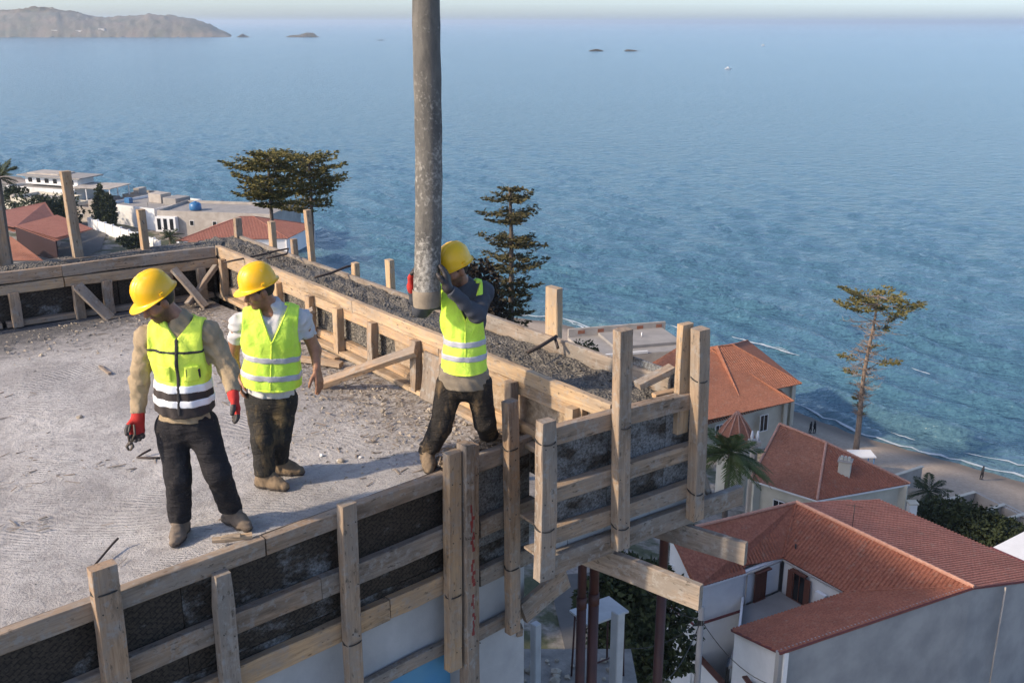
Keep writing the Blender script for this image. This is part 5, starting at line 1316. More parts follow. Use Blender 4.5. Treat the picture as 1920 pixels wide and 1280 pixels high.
# balcony floor, parapet and the storey below
bm_ = MB(); pb = z4(470, 850, ZB); pc = z4(640, 880, ZB); ps = [li - Z * (ZE - ZB), c2 - Z * (ZE - ZB), c3 - Z * (ZE - ZB), Vector((ft.x, ft.y, ZB))]
ps = [Vector((p.x, p.y, ZB)) for p in ps]; bm_.v = [tuple(p) for p in ps] + [tuple(p - Z * .25) for p in ps]; bm_.f = [(3, 2, 1, 0), (4, 5, 6, 7)] + [(i, (i + 1) % 4, (i + 1) % 4 + 4, i + 4) for i in range(4)]
bm_.build('balcony_floor', 'roofgrey', hA)
wall('parapet', Vector((li.x, li.y, ZB + .75)), Vector((ft.x + .6, ft.y + .3, ZB + .75)), ZB - 2.8, 'plaster_white', hA, .15, -.16)
board('coping', Vector((lo_.x, lo_.y, ZB - .12)) + Vector((.1, -.14, 0)), Vector((li.x, li.y, ZB - .12)) + Vector((.1, -.14, 0)), .14, .12, Z, 'fascia', hA)
board('coping', Vector((lo_.x - .12, lo_.y - .1, ZB - .12)), Vector((rl.x - .12, rl.y - .1, ZB - .12)), .14, .10, Z, 'fascia', hA)
opening(li, c2, .42, ZB + .02, 1.0, 2.15, hA, 'door', 'shutter', 'shutter', .02, False, True)
opening(c2, c3, .30, ZB + .02, .9, 2.05, hA, 'door', 'shutter', 'darkglass', .02, True, True)
opening(ft, fn, .52, ZE - 3.2, 1.0, 1.35, hA, 'window', 'plaster_white', 'darkglass', -.2, False, True)
opening(Vector((li.x, li.y, 0)), Vector((ft.x, ft.y, 0)), .82, ZB - 2.75, .95, 2.1, hA, 'door', 'darkglass', 'darkglass', .19)
Pv = r1.lerp(c2, .75) + (r2 - r1).normalized() * .8; tube('vent_pipe', [Pv - Z * .2, Pv + Z * .35], .06, 'wire', hA, 8)
ac = c2.lerp(c3, .72); box('air_conditioner', (-.4, -.15, -.3), (.4, .15, .3), 'plaster_white', hA, frame(ac - Z * 1.0 + Vector((-.35, -.2, 0)), c3 - c2, Vector((-.8, -.6, 0))))
for a, b_ in ((li, c2), (c2, c3)): d = (b_ - a).normalized(); nn = Vector((d.y, -d.x, 0)); tube('gutter', [a + nn * .09 - Z * .07 + d * .05, b_ + nn * .09 - Z * .08 - d * .05], .06, 'plaster_dirty', hA, 6)
for q_ in (li + Vector((.12, .1, -.1)), fn + Vector((.25, .38, -.1)), r2.lerp(br_, .35) + Vector((.12, -.12, -.2))): tube('downpipe', [q_, Vector((q_.x, q_.y, ZG))], .055, 'plaster_dirty', hA, 6)
aer = r1.lerp(r2, .35); tube('aerial', [aer, aer + Z * 1.9], .025, 'wire', hA, 5); tube('aerial_bar', [aer + Z * 1.75 + Vector((-.5, .2, 0)), aer + Z * 1.75 + Vector((.5, -.2, 0))], .015, 'wire', hA, 4)
# low garden wall with tiled coping, gate side
gw = thing('garden_wall', 'low white garden wall with brown capping before the white house', 'wall', (13.2, 52, ZG))
ga, gb = atz(1295, 1215, -37.5), atz(1400, 1330, -37.5)
wall('wall_body', ga, gb, ZG, 'plaster_white', gw, .2); board('capping', ga + Z * .05, gb + Z * .05, .10, .45, Z, 'shutter', gw)
# ---------------------------------------------------------------- hip-roofed house with chimney
hB = thing('house', 'tile-hipped house with a white chimney between the villa and the beach', 'house', atz(1540, 935, -43))
e1, e2, e3 = atz(1532, 937, -38), atz(1706, 906, -38), atz(1408, 898, -38); R1, R2 = atz(1549, 830, -35.4), atz(1462, 795, -35.4); e4 = e2 + (e3 - e1); e4.z = -38
roof_slope('roof_slope', [R2, e3, e1, R1], hB, 'tile_old', seed=7); roof_slope('roof_slope', [R1, e1, e2], hB, 'tile', seed=8); roof_slope('roof_slope', [R1, e2, e4, R2], hB, 'tile_old', seed=9); roof_slope('roof_slope', [R2, e4, e3], hB, 'tile_old', seed=10)
for a, b_ in ((R1, e1), (R1, e2), (R2, R1), (R2, e3)): ridge_line(a, b_, hB, .12)
for a, b_ in ((e3, e1), (e1, e2), (e2, e4), (e4, e3)): wall('outer_wall', zc(a), zc(b_), -46, 'plaster_cream', hB, .25, .35); board('eaves_trim', zc(a, -.14), zc(b_, -.14), .14, .1, Z, 'plaster_white', hB)
opening(e3, e1, .45, -41.2, 1.0, 1.9, hB); opening(e1, e2, .3, -41.2, 1.0, 1.5, hB); opening(e1, e2, .7, -41.2, 1.0, 1.5, hB)
cp_ = R1.lerp(e1, .6).lerp(R1.lerp(e2, .6), .42); Mc = Matrix.Translation(cp_) @ Matrix.Rotation(R(-25), 4, 'Z')
ch = box('chimney', (-.55, -.45, -.6), (.55, .45, 1.15), 'plaster_cream', hB, Mc, .03); box('chimney_cap', (-.65, -.55, 1.151), (.65, .55, 1.3), 'plaster_dirty', ch, Mc)
for k in range(3): box('chimney_pot', (-.45 + k * .33, -.2, 1.301), (-.22 + k * .33, .2, 1.6), 'plaster_cream', ch, Mc)
# ---------------------------------------------------------------- villa with stacked hip roofs
hC = thing('villa', 'cream villa with stacked orange hip roofs by the water behind the corner posts', 'house', atz(1400, 820, -45))
def hip(P1, P2, depthv, zr, parent, mat, seed, over=.3, ridge_frac=.5, lower=3.4, wallm='plaster_cream'):
    P1, P2 = Vector(P1), Vector(P2); P3, P4 = P2 + depthv, P1 + depthv; d = (P2 - P1); m0 = (P1 + P4) / 2; m1 = (P2 + P3) / 2; rf = (1 - ridge_frac) / 2
    Ra = m0.lerp(m1, rf); Rb = m0.lerp(m1, 1 - rf); Ra.z = Rb.z = zr
    for i, pl in enumerate(([Ra, P1, P2, Rb], [Rb, P2, P3], [Rb, P3, P4, Ra], [Ra, P4, P1])): roof_slope('roof_slope', pl, parent, mat, .32, .5, seed + i)
    for a, b_ in ((Ra, Rb), (Ra, P1), (Rb, P2), (Rb, P3), (Ra, P4)): ridge_line(a, b_, parent, .10, .5, mat)
    for a, b_ in ((P1, P2), (P2, P3), (P3, P4), (P4, P1)): wall('outer_wall', zc(a), zc(b_), P1.z - lower, wallm, parent, .25, .4)
    return P1, P2, P3, P4
v1, v2 = atz(1288, 795, -41), atz(1488, 752, -41); v4 = atz(1203, 694, -41)
def hip_apex(P1, P2, P4, Ra, Rb, parent, mat, seed, lower):
    P3 = P2 + P4 - P1
    for i, pl in enumerate(([Ra, P1, P2, Rb], [Rb, P2, P3], [Rb, P3, P4, Ra], [Ra, P4, P1])): roof_slope('roof_slope', pl, parent, mat, .32, .5, seed + i)
    for a, b_ in ((Ra, Rb), (Ra, P1), (Rb, P2), (Rb, P3), (Ra, P4)): ridge_line(a, b_, parent, .10, .5, mat)
    for a, b_ in ((P1, P2), (P2, P3), (P3, P4), (P4, P1)):
        wall('outer_wall', zc(a, -.15), zc(b_, -.15), P1.z - lower, 'plaster_cream', parent, .25, .9)
    return P1, P2, P3, P4
q = hip_apex(v1, v2, v4, atz(1284, 645, -36.9), atz(1334, 656, -36.9), hC, 'tile_old', 20, 6)
opening(q[0], q[1], .72, -44.0, 1.1, 2.0, hC, 'window', 'plaster_white'); opening(q[0], q[1], .30, -44.0, 1.1, 2.0, hC, 'window', 'plaster_white')
w2 = atz(1503, 719, -40.2); w1 = w2 + (v1 - v2) * .62; w4 = w1 + (v4 - v1) * .95
hip_apex(w1, w2, w4, atz(1345, 650, -36.4), atz(1374, 647, -36.4), hC, 'tile_old', 30, 6)
# turret roof
tp = aty(1383, 772, 96); hT = thing('turret', 'small round turret with a steep orange dome in front of the villa', 'turret', (tp.x, tp.y, -45))
mb = MB(); nseg = 10; rows = [(0, .08), (-.6, .55), (-1.45, 1.2), (-2.3, 1.7), (-3.1, 2.05)]
for dz, r in rows:
    for k in range(nseg): a = 2 * math.pi * (k + .5) / nseg; mb.v.append((tp.x + r * math.cos(a), tp.y + r * math.sin(a), tp.z + dz))
for i in range(4):
    for k in range(nseg): a = i * nseg + k; b_ = i * nseg + (k + 1) % nseg; mb.f.append((a, a + nseg, b_ + nseg, b_))
dm = mb.build('dome_roof', 'tile_old', hT)
for k in range(nseg):
    a = 2 * math.pi * (k + .5) / nseg; tube('dome_rib', [(tp.x + (r + .03) * math.cos(a), tp.y + (r + .03) * math.sin(a), tp.z + dz + .03) for dz, r in rows], .07, 'ridge_tile', dm, 5)
tube('drum', [(tp.x, tp.y, -46), (tp.x, tp.y, tp.z - 3.05)], 1.75, 'plaster_cream', hT, 10, False)
pp = aty(1416, 812, 92); pl_ = thing('balustrade_pillar', 'pale carved stone pillar with two finials beside the turret', 'pillar', (pp.x, pp.y, -46))
tube('shaft', [(pp.x, pp.y, -46), (pp.x, pp.y, pp.z - 1.2)], [.42, .38], 'plaster_dirty', pl_, 8, False); box('capital', (pp.x - .55, pp.y - .5, pp.z - 1.2), (pp.x + .55, pp.y + .5, pp.z - .75), 'plaster_dirty', pl_)
for sx in (-.28, .28): tube('finial', [(pp.x + sx, pp.y, pp.z - .75), (pp.x + sx, pp.y, pp.z - .3), (pp.x + sx, pp.y, pp.z + .25)], [.12, .16, .07], 'plaster_white', pl_, 7)
# ---------------------------------------------------------------- flat-roofed building
hD = thing('flat_roofed_house', 'flat-roofed grey house with a long weathered parapet beside the sea', 'house', atz(1200, 700, -46))
g1, g2 = atz(1108, 672, -42.5), atz(1300, 655, -42.5); dv = atz(1130, 632, -42.5) - g1
M_ = frame(g1, g2 - g1, dv); Ld = (g2 - g1).length; Dd = dv.length
box('walls', (0, 0, -4.5), (Ld, Dd, -.02), 'plaster_dirty', hD, M_); box('roof_deck', (.1, .1, -.018), (Ld - .1, Dd - .1, .05), 'roofgrey', hD, M_)
box('parapet', (0, Dd - .35, .051), (Ld, Dd, 1.35), 'plaster_dirty', hD, M_); box('parapet', (0, -.02, .051), (Ld * .55, .25, .42), 'plaster_white', hD, M_)
box('roof_step', (Ld * .30, Dd * .25, .052), (Ld * .96, Dd - .4, .5), 'roofgrey', hD, M_)
rr = random.Random(4)
for k in range(5): box('brick_patch', (1.5 + k * 3.2, Dd - .372, .5), (2.6 + k * 3.2 + rr.uniform(-.2, .7), Dd - .351, 1.05), 'tile_old', hD, M_)
for k in range(2): tube('roof_pipe', [M_ @ Vector((Ld * (.45 + .2 * k), Dd * .6, .5)), M_ @ Vector((Ld * (.45 + .2 * k), Dd * .6, 1.2))], .09, 'plaster_white', hD, 8)
# ---------------------------------------------------------------- village on the left
def pxbox(name, label, x0, y0, x1, y1, z, h, depth, mat, cat='house', roof=None, wins=0, parapet=True, winh=1.3, group=None):
    a, b_ = atz(x0, y0, z), atz(x1, y1, z); t = thing(name, label, cat, (a + b_) / 2 , group); M_ = frame(a, b_ - a, Vector((0, 1, 0))); L = (b_ - a).length
    box('walls', (0, 0, -3), (L, depth, h), mat, t, M_)
    if roof == 'flat':
        box('roof_deck', (.25, .25, h + .002), (L - .25, depth - .25, h + .06), 'roofgrey', t, M_)
        if parapet:
            for lo2, hi2 in (((0, 0), (L, .24)), ((0, depth - .24), (L, depth)), ((0, .241), (.24, depth - .241)), ((L - .24, .241), (L, depth - .241))): box('parapet', (lo2[0], lo2[1], h + .003), (hi2[0], hi2[1], h + .7), mat, t, M_)
    for k in range(wins):
        u = (k + .5) / wins; wx = u * L; o = box('window', (wx - .55, -.06, h * .5 - winh / 2), (wx + .55, -.002, h * .5 + winh / 2), 'plaster_white', t, M_); box('pane', (wx - .45, -.09, h * .5 - winh / 2 + .1), (wx + .45, -.061, h * .5 + winh / 2 - .1), 'darkglass', o, M_)
    return t, M_, L
t, M_, L = pxbox('beach_house', 'long white beachfront house with flat roofs at the far left', 18, 388, 138, 398, -45.5, 5.2, 12, 'plaster_white', roof='flat', wins=5)
box('upper_storey', (L * .08, 5, 5.9), (L * .9, 11, 8.2), 'plaster_white', t, M_); box('flat_canopy', (L * .02, 3.5, 8.201), (L * 1.0, 12.5, 8.5), 'roofgrey', t, M_); box('canopy_sheet', (L * .1, 5.5, 8.501), (L * .6, 11.5, 8.9), 'plaster_dirty', t, M_)
for k in range(6): box('upper_window', (L * (.13 + .13 * k), 4.95, 6.4), (L * (.19 + .13 * k), 4.99, 7.6), 'darkglass', t, M_)
t, M_, L = pxbox('pergola_terrace', 'open white terrace with a thin flat canopy on posts beside the sea', 140, 398, 228, 402, -45.5, 2.6, 11, 'plaster_white', 'terrace', roof='flat', parapet=False)
box('canopy', (-.5, .5, 6.4), (L * .8, 10, 6.62), 'plaster_dirty', t, M_)
for k in range(4):
    for y_ in (.8, 9.6): box('canopy_post', (k * L * .25, y_, 2.67), (k * L * .25 + .22, y_ + .22, 6.4), 'plaster_white', t, M_)
t, M_, L = pxbox('low_house', 'low beige house below the white beachfront house', 25, 402, 108, 410, -45, 4.0, 9, 'plaster_cream', roof='flat', wins=3)
t, M_, L = pxbox('courtyard_house', 'flat grey-roofed house with cluttered terrace right of the tall leaning post', 198, 412, 292, 424, -45, 3.6, 16, 'plaster_white', roof='flat', wins=2)
box('stair_hut', (L * .35, 9, 3.7), (L * .6, 12.5, 6.0), 'plaster_dirty', t, M_); box('roof_tank', (L * .1, 5, 3.7), (L * .2, 6.2, 5.0), 'bluetank', t, M_); box('roof_shed', (L * .7, 8, 3.7), (L * .95, 13, 5.5), 'roofgrey', t, M_)
t, M_, L = pxbox('garden_wall', 'long white street wall running down beside the road on the left', 165, 425, 300, 470, -44.6, 2.2, .4, 'plaster_white', 'wall')
for k in range(9): box('pier', (L * (k + .3) / 9, -.1, 0), (L * (k + .3) / 9 + .45, .5, 2.5), 'plaster_white', t, M_)
t, M_, L = pxbox('flat_house', 'beige flat-roofed house carrying a round blue water tank', 298, 432, 512, 440, -45, 4.2, 15, 'plaster_dirty', roof='flat', wins=5)
tk = M_ @ Vector((L * .255, 5, 4.3)); tt = thing('water_tank', 'round blue plastic water tank on the beige flat roof', 'water tank', tk)
tube('tank_body', [tk, tk + Z * .25, tk + Z * 1.5, tk + Z * 1.9], [1.25, 1.45, 1.4, .9], 'bluetank', tt, 18); tube('tank_lid', [tk + Z * 1.9, tk + Z * 2.15], [.45, .4], 'bluetank', tt, 12)
box('arcade', (0, -1.4, 0), (L * .18, -.01, 3.6), 'plaster_white', t, M_)
for k in range(3): box('arch_opening', (L * (.02 + .055 * k), -1.46, .5), (L * (.05 + .055 * k), -1.401, 3.2), 'darkglass', t, M_)
hV = thing('house', 'small house with a plain dark-red hip roof behind the far wall corner', 'house', atz(430, 455, -44))
k1, k2 = atz(330, 452, -41.5), atz(540, 447, -41.5); hip(k1, k2, Vector((3, 15, 0)), -37.9, hV, 'tile_mauve', 50, ridge_frac=.12, lower=4, wallm='plaster_white')
tch = thing('chimney_block', 'short white chimney stack standing before the dark-red hip roof', 'chimney', atz(378, 452, -41)); p = atz(378, 448, -41)
box('stack', (p.x - .8, p.y - 6.2, -43), (p.x + .8, p.y - 5, -40.6), 'plaster_white', tch); box('cap', (p.x - 1.0, p.y - 6.4, -40.599), (p.x + 1.0, p.y - 4.8, -40.3), 'tile_old', tch)
# smaller muted houses that fill the village
rr = random.Random(77)
for k, (x0, y0, w_, h_, d_, m_, lb) in enumerate([(232, 388, 34, 2.8, 8, 'plaster_dirty', 'low muted house at the water, right of the canopy terrace'), (262, 398, 40, 2.6, 9, 'plaster_cream', 'low cream shed between the terrace and the street wall'), (145, 414, 40, 3.0, 8, 'plaster_dirty', 'small brown house under the tall leaning post'), (108, 412, 26, 3.4, 7, 'plaster_cream', 'small cream house left of the tall leaning post'), (2, 405, 22, 3.2, 8, 'plaster_cream', 'small cream house at the left picture edge'), (246, 420, 30, 2.4, 7, 'plaster_white', 'small white outhouse beside the street wall'), (300, 404, 44, 2.2, 8, 'plaster_dirty', 'grey-brown shed at the water behind the blue tank'), (470, 418, 60, 2.6, 9, 'plaster_dirty', 'low grey house behind the twin pine trunks'), (176, 392, 24, 2.2, 6, 'plaster_dirty', 'tiny brown hut before the canopy terrace')]):
    t, M_, L = pxbox('village_house', lb, x0, y0, x0 + w_, y0 + w_ * .07, -45.3, h_, d_, m_, roof='flat', wins=max(1, int(w_ / 14)), winh=1.0)
    if k % 2 == 0: box('roof_hut', (L * .2, d_ * .4, h_ + .061), (L * .5, d_ * .8, h_ + 1.9), 'plaster_dirty', t, M_)
    else: tube('aerial', [M_ @ Vector((L * .6, d_ * .5, h_)), M_ @ Vector((L * .6, d_ * .5, h_ + 2.6))], .05, 'wire', t, 5)
# red roofs far left
hR = thing('house', 'house with dark red gable wall and rose tiled roofs at the far left', 'house', atz(60, 480, -43))
m1, m2, m3 = atz(28, 424, -38.4), atz(104, 452, -39.6), atz(102, 494, -43)
wall('outer_wall', m1, m2, -46, 'redwall', hR, .3); m4 = m1 + Vector((2, 16, -1.2)); m5 = m2 + Vector((3, 12, .2))
roof_slope('roof_slope', [m1, m2, m5, m4], hR, 'tile_mauve', .5, .8, 61); 
m0 = atz(-60, 408, -37.4); roof_slope('roof_slope', [m0, m1 + Vector((-.2, 0, -.2)), m4 + Vector((-.2, 0, -.2)), m0 + Vector((8, 20, 0))], hR, 'tile_mauve', .5, .8, 62)
n1_, n2_, n3_ = atz(-60, 488, -41.5), atz(80, 488, -41.5), atz(22, 444, -38.9); roof_slope('roof_slope', [n3_ + Vector((-12, 2, 0)), n1_, n2_, n3_], hR, 'tile_old', .5, .8, 63)
wall('outer_wall', n1_ + Z * -.1, n2_ + Z * -.1, -46, 'plaster_dirty', hR, .3, .3)
# the road between the village houses
rd = [(118, 500), (150, 468), (190, 452), (215, 446), (150, 425), (132, 418)]
def road(name, pts, w, lift=.06):
    P = [atz(x, y, -44.5) for x, y in pts]; V = []
    for i, p in enumerate(P):
        d = (P[min(i + 1, len(P) - 1)] - P[max(i - 1, 0)]); d.z = 0; d.normalize(); nn = Vector((-d.y, d.x, 0))
        for s in (-1, 1): q_ = p + nn * s * w; V.append((q_.x, q_.y, max(lz(q_.x, q_.y), lz(p.x, p.y)) + lift))
    o = mesh(name, V, [(2 * i, 2 * i + 1, 2 * i + 3, 2 * i + 2) for i in range(len(P) - 1)], 'asphalt'); tag(o, None, None, None, 'structure')
road('road', [(60, 520), (150, 470), (160, 440), (140, 415)], 4.5)
P_ = [Vector((-14, 40, 0)), Vector((2, 46, 0)), Vector((7.5, 56, 0)), Vector((6, 75, 0))]; V = []
for i, p in enumerate(P_):
    d = (P_[min(i + 1, 3)] - P_[max(i - 1, 0)]).normalized(); nn = Vector((-d.y, d.x, 0))
    for s in (-1, 1): q_ = p + nn * s * 3; V.append((q_.x, q_.y, lz(q_.x, q_.y) + .25))
o = mesh('street', V, [(2 * i, 2 * i + 1, 2 * i + 3, 2 * i + 2) for i in range(3)], 'asphalt'); tag(o, None, None, None, 'structure')
# unseen block added out of the picture on the left to keep the white house in shade
nb = thing('added_shade_block', 'tall plain unseen block added left of the street to shade the tiled houses', 'building', (-42, 34, -41))
Mn = Matrix.Translation((-43, 31, 0)) @ Matrix.Rotation(R(24), 4, 'Z'); box('walls', (-9, -11, -42), (9, 11, 9), 'plaster_cream', nb, Mn)
box('walls', (-9, 13.0, -42), (9, 36, 20), 'plaster_cream', nb, Mn)  # taller second part, added to shade the hip-roofed house
for fl in range(15):
    for k in range(4): box('window', (-8 + k * 4.2, -11.06, -39 + fl * 3.1), (-6.4 + k * 4.2, -11.002, -37.4 + fl * 3.1), 'darkglass', nb, Mn)
# utility pole with wires in front of the white house
p0 = aty(1316, 1138, 46); up_ = thing('utility_pole', 'grey utility pole with looping black wires before the white house', 'utility pole', (p0.x, p0.y, -41))
tube('pole', [(p0.x, p0.y, -42), (p0.x, p0.y, p0.z)], [.22, .16], 'roofgrey', up_, 8); box('cable_box', (p0.x - .2, p0.y - .16, p0.z - 1.0), (p0.x + .1, p0.y - .1, p0.z - .7), 'wire', up_)
def sag(a, b_, s, r=.022): return [Vector(a).lerp(Vector(b_), k / 12) - Z * (4 * s * (k / 12) * (1 - k / 12)) for k in range(13)]
top = Vector((p0.x, p0.y, p0.z - .75))
for tgt, s in ((aty(1180, 1070, 50), .6), (aty(1180, 1215, 44), .5), (aty(1470, 1290, 42), .8), (aty(1240, 1280, 40), .7), (lo_ - Z * 1.2, .3)): tube('wire', sag(top, tgt, s), .022, 'wire', up_, 5)
# terrace walls on the beach
for k, (xa, ya, xb, yb, h, lb) in enumerate([(1672, 893, 1730, 874, 2.6, 'nearest to the tiled house'), (1772, 938, 1828, 922, 2.8, 'second from the tiled house'), (1832, 962, 1884, 945, 2.8, 'third from the tiled house'), (1890, 972, 1960, 952, 2.6, 'at the right picture edge')]):
    a, b_ = atz(xa, ya, -45.3), atz(xb, yb, -45.3); t = thing('beach_wall', 'grey concrete plot wall on the beach, ' + lb, 'wall', a, 'plot walls on the beach')
    wall('wall_body', a, b_, -51, 'plaster_dirty', t, .3); board('coping', a + Z * .04, b_ + Z * .04, .08, .42, Z, 'plaster_cream', t)
    if k in (1, 2): wall('return_wall', b_ - Vector((0, 0, .03)), b_ + Vector((4, -9, -.03)), -51, 'plaster_dirty', t, .3)
t = thing('garden_gatepost', 'white gatepost standing at the hedge behind the rose roof', 'gatepost', atz(1710, 960, -40)); p = atz(1711, 943, -39.5); box('post', (p.x - .35, p.y - .35, -45), (p.x + .35, p.y + .35, p.z), 'plaster_white', t); box('cap', (p.x - .45, p.y - .45, p.z + .001), (p.x + .45, p.y + .45, p.z + .14), 'plaster_cream', t)
ws = thing('white_shed', 'white shed roof at the right edge behind the rose roof', 'shed', atz(1900, 1030, -41)); p = atz(2022, 1075, -38.8)
Ms = Matrix.Translation(p) @ Matrix.Rotation(R(-55), 4, 'Z'); box('shed_walls', (-6, -2, -4), (5, 4, -.05), 'plaster_white', ws, Ms); box('shed_roof', (-6.2, -2.2, -.049), (5.2, 4.2, .12), 'plaster_white', ws, Ms); box('roof_edge', (-6.25, -2.25, .121), (5.2, -2.0, .25), 'fascia', ws, Ms)
bk_ = thing('beach_kiosk', 'small blue-framed kiosk with white sheet roof on the sand by the sparse pine', 'kiosk', atz(1612, 860, -47)); p = atz(1616, 852, -45.4)
box('kiosk_roof', (p.x - 1.4, p.y - 1, p.z), (p.x + 1.4, p.y + 1.2, p.z + .12), 'white_dab', bk_)
for sx in (-1.2, 1.2):
    for sy in (-.8, 1): tube('kiosk_post', [(p.x + sx, p.y + sy, -49.5), (p.x + sx, p.y + sy, p.z)], .06, 'bluetank', bk_, 6)
# ================================================================ trees and plants
def leaf_mat(name, c1, c2, c3):
    m, nt, b = newmat(name); t = NT(nt); v = t.coord('Object'); f = t.noise(v, .55, 3, .6); g = t.noise(v, 6, 3, .6)
    col = t.ramp(f, [(.3, c1), (.55, c2), (.75, c3)]); col = t.mix(t.ramp(g, [(.4, 0.0), (.7, .5)]), col, c3)
    t.set(b.inputs['Base Color'], col); b.inputs['Roughness'].default_value = .75; b.inputs['Specular IOR Level'].default_value = .25; return m
MAT['needle'] = leaf_mat('pine_needles', (.055, .058, .02), (.11, .10, .03), (.18, .145, .05))
MAT['needle_dark'] = leaf_mat('dark_pine_needles', (.030, .034, .016), (.062, .058, .024), (.11, .085, .036))
MAT['bark'] = simple('pine_bark', (.13, .10, .08), (.07, .055, .045), 4, .9, .5, 14, .03)
MAT['bark_pale'] = simple('pale_scaly_bark', (.27, .20, .155), (.12, .09, .07), 3, .9, .6, 10, .05)
MAT['leaf_dark'] = leaf_mat('dark_leaves', (.012, .02, .009), (.025, .036, .014), (.045, .055, .02))
MAT['leaf_brown'] = leaf_mat('dry_brown_leaves', (.016, .013, .010), (.028, .021, .015), (.045, .031, .02))
MAT['palm'] = leaf_mat('palm_fronds', (.03, .05, .015), (.06, .085, .025), (.10, .11, .035))
def blades(mb, p, n, ln, w, rr, bias=Vector((0, 0, 0)), spread=1.0, flat=.8):
    for _ in range(n):
        d = Vector((rr.gauss(0, 1), rr.gauss(0, 1), rr.gauss(0, flat))) * spread + bias; d.normalize(); s = d.cross(Vector((rr.gauss(0, 1), rr.gauss(0, 1), rr.gauss(0, 1)))).normalized() * w * rr.uniform(.6, 1.3); L = ln * rr.uniform(.6, 1.3); k = len(mb.v)
        q = p + d * L; m_ = p + d * L * .5
        mb.v += [tuple(p), tuple(m_ + s), tuple(q), tuple(m_ - s)]; mb.f.append((k, k + 1, k + 2, k + 3))
def pine(label, base, top, prof, whorls, nbr, mat, bark, seed, fol0=.45, dens=1.0, hmin=.3, lean=Vector((0, 0, 0)), tr=.42, bare=(), tuft=.5, group=None, droop=.10):
    rr = random.Random(seed); base = Vector(base); top = Vector(top); H_ = (top - base).length
    t = thing('pine_tree', label, 'pine tree', base, group)
    ax = lambda u: base.lerp(top, u) + lean * (4 * u * (1 - u)) + Vector((.10 * math.sin(u * 9), .08 * math.sin(u * 7), 0))
    tube('trunk', [ax(k / 14) for k in range(15)], [tr * (1 - .8 * k / 14) + .03 for k in range(15)], bark, t, 9)
    cr = MB(); bs = MB()
    for i in range(whorls):
        u = hmin + (1 - hmin) * (i + rr.uniform(-.25, .25)) / (whorls - 1); u = min(.995, max(hmin, u)); rad = prof(u) * (1.0 if bare else rr.uniform(.72, 1.15)); c0 = ax(u); a0 = rr.uniform(0, 6.28)
        for k in range(nbr):
            az = a0 + 2 * math.pi * k / nbr + rr.uniform(-.35, .35); ln = rad * rr.choice((rr.uniform(.35, .8), rr.uniform(.75, 1.15))); d = Vector((math.cos(az), math.sin(az), 0)); rise = ln * rr.uniform(-.02, .22)
            if rr.random() > .93: continue
            pts = [c0 + d * ln * s + Z * (rise * s * s - droop * ln * math.sin(s * 3.1)) + Vector((rr.gauss(0, .06), rr.gauss(0, .06), 0)) for s in (0, .33, .66, 1)]
            bs.tube(pts, [.075 * max(.4, ln / 5), .05, .03, .012], 5)
            if any(b0 <= u <= b1 for b0, b1 in bare):
                for _ in range(9): s = rr.uniform(.3, 1); p = pts[0].lerp(pts[3], s); bs.tube([p, p + Vector((rr.gauss(0, .5), rr.gauss(0, .5), rr.gauss(.1, .25)))], [.03, .012], 4)
                if rr.random() > .06: continue
            nt_ = max(3, int(ln * 3.4 * dens))
            for s_ in range(nt_):
                s = fol0 + (1 - fol0) * (s_ + rr.random()) / nt_; x = s * 3; i0 = min(2, int(x)); p = pts[i0].lerp(pts[i0 + 1], x - i0)
                side = Vector((-d.y, d.x, 0)) * rr.gauss(0, .22 * ln * (1.25 - s) + .15); blades(cr, p + side + Z * rr.uniform(-.04, .13), 5, tuft, tuft * .17, rr, d * .9 + Z * .12, 1.0, .28)
    bs.build('branches', bark, t); o = cr.build('crown', mat, t); return t
gz = lambda p: Vector((p.x, p.y, lz(p.x, p.y)))
def tp_(px, py, Y): return aty(px, py, Y)
# twin umbrella-topped pines on the left
T1 = tp_(500, 286, 100); pine('left of the twin broad-topped pines beyond the far wall corner', (T1.x - .2, T1.y, -43), T1, lambda u: np.interp(u, [.6, .72, .80, .87, .93, .97, 1], [1.0, 2.0, 2.6, 3.2, 3.8, 4.0, 3.4]), 8, 10, 'needle', 'bark', 101, .2, 2.6, .85, tr=.45, tuft=.46, group='Norfolk pines along the shore')
T2 = tp_(578, 292, 106); pine('right of the twin broad-topped pines beyond the far wall corner', (T2.x - .4, T2.y, -43), T2, lambda u: np.interp(u, [.6, .72, .80, .87, .93, .97, 1], [1.0, 2.6, 3.2, 3.8, 4.1, 3.9, 3.2]), 8, 10, 'needle', 'bark', 102, .25, 2.4, .84, tr=.45, tuft=.46, group='Norfolk pines along the shore')
# conical pine behind the hose worker
T3 = tp_(955, 352, 95); pine('ragged tall pine rising behind the worker who holds the hose', (T3.x + .6, T3.y, -43), T3, lambda u: np.interp(u, [.3, .55, .7, .8, .9, .97, 1], [1.6, 2.6, 3.3, 3.4, 3.0, 2.4, 1.2]), 19, 7, 'needle_dark', 'bark', 103, .15, 2.7, .36, tr=.5, tuft=.48, group='Norfolk pines along the shore')
# sparse pine on the beach
B4 = atz(1604, 850, -46.8); T4 = tp_(1647, 553, B4.y - 1); pine('sparse half-bare pine with a flat tuft on top standing on the beach', B4, T4, lambda u: np.interp(u, [.3, .52, .6, .7, .8, .9, .96, 1], [.8, 2.8, 4.0, 1.8, 2.8, 5.0, 4.9, 3.6]), 16, 7, 'needle', 'bark_pale', 104, .4, 2.4, .25, tr=.36, tuft=.5, bare=((0, .88),), lean=Vector((-.25, 0, 0)), group='Norfolk pines along the shore', droop=.04)
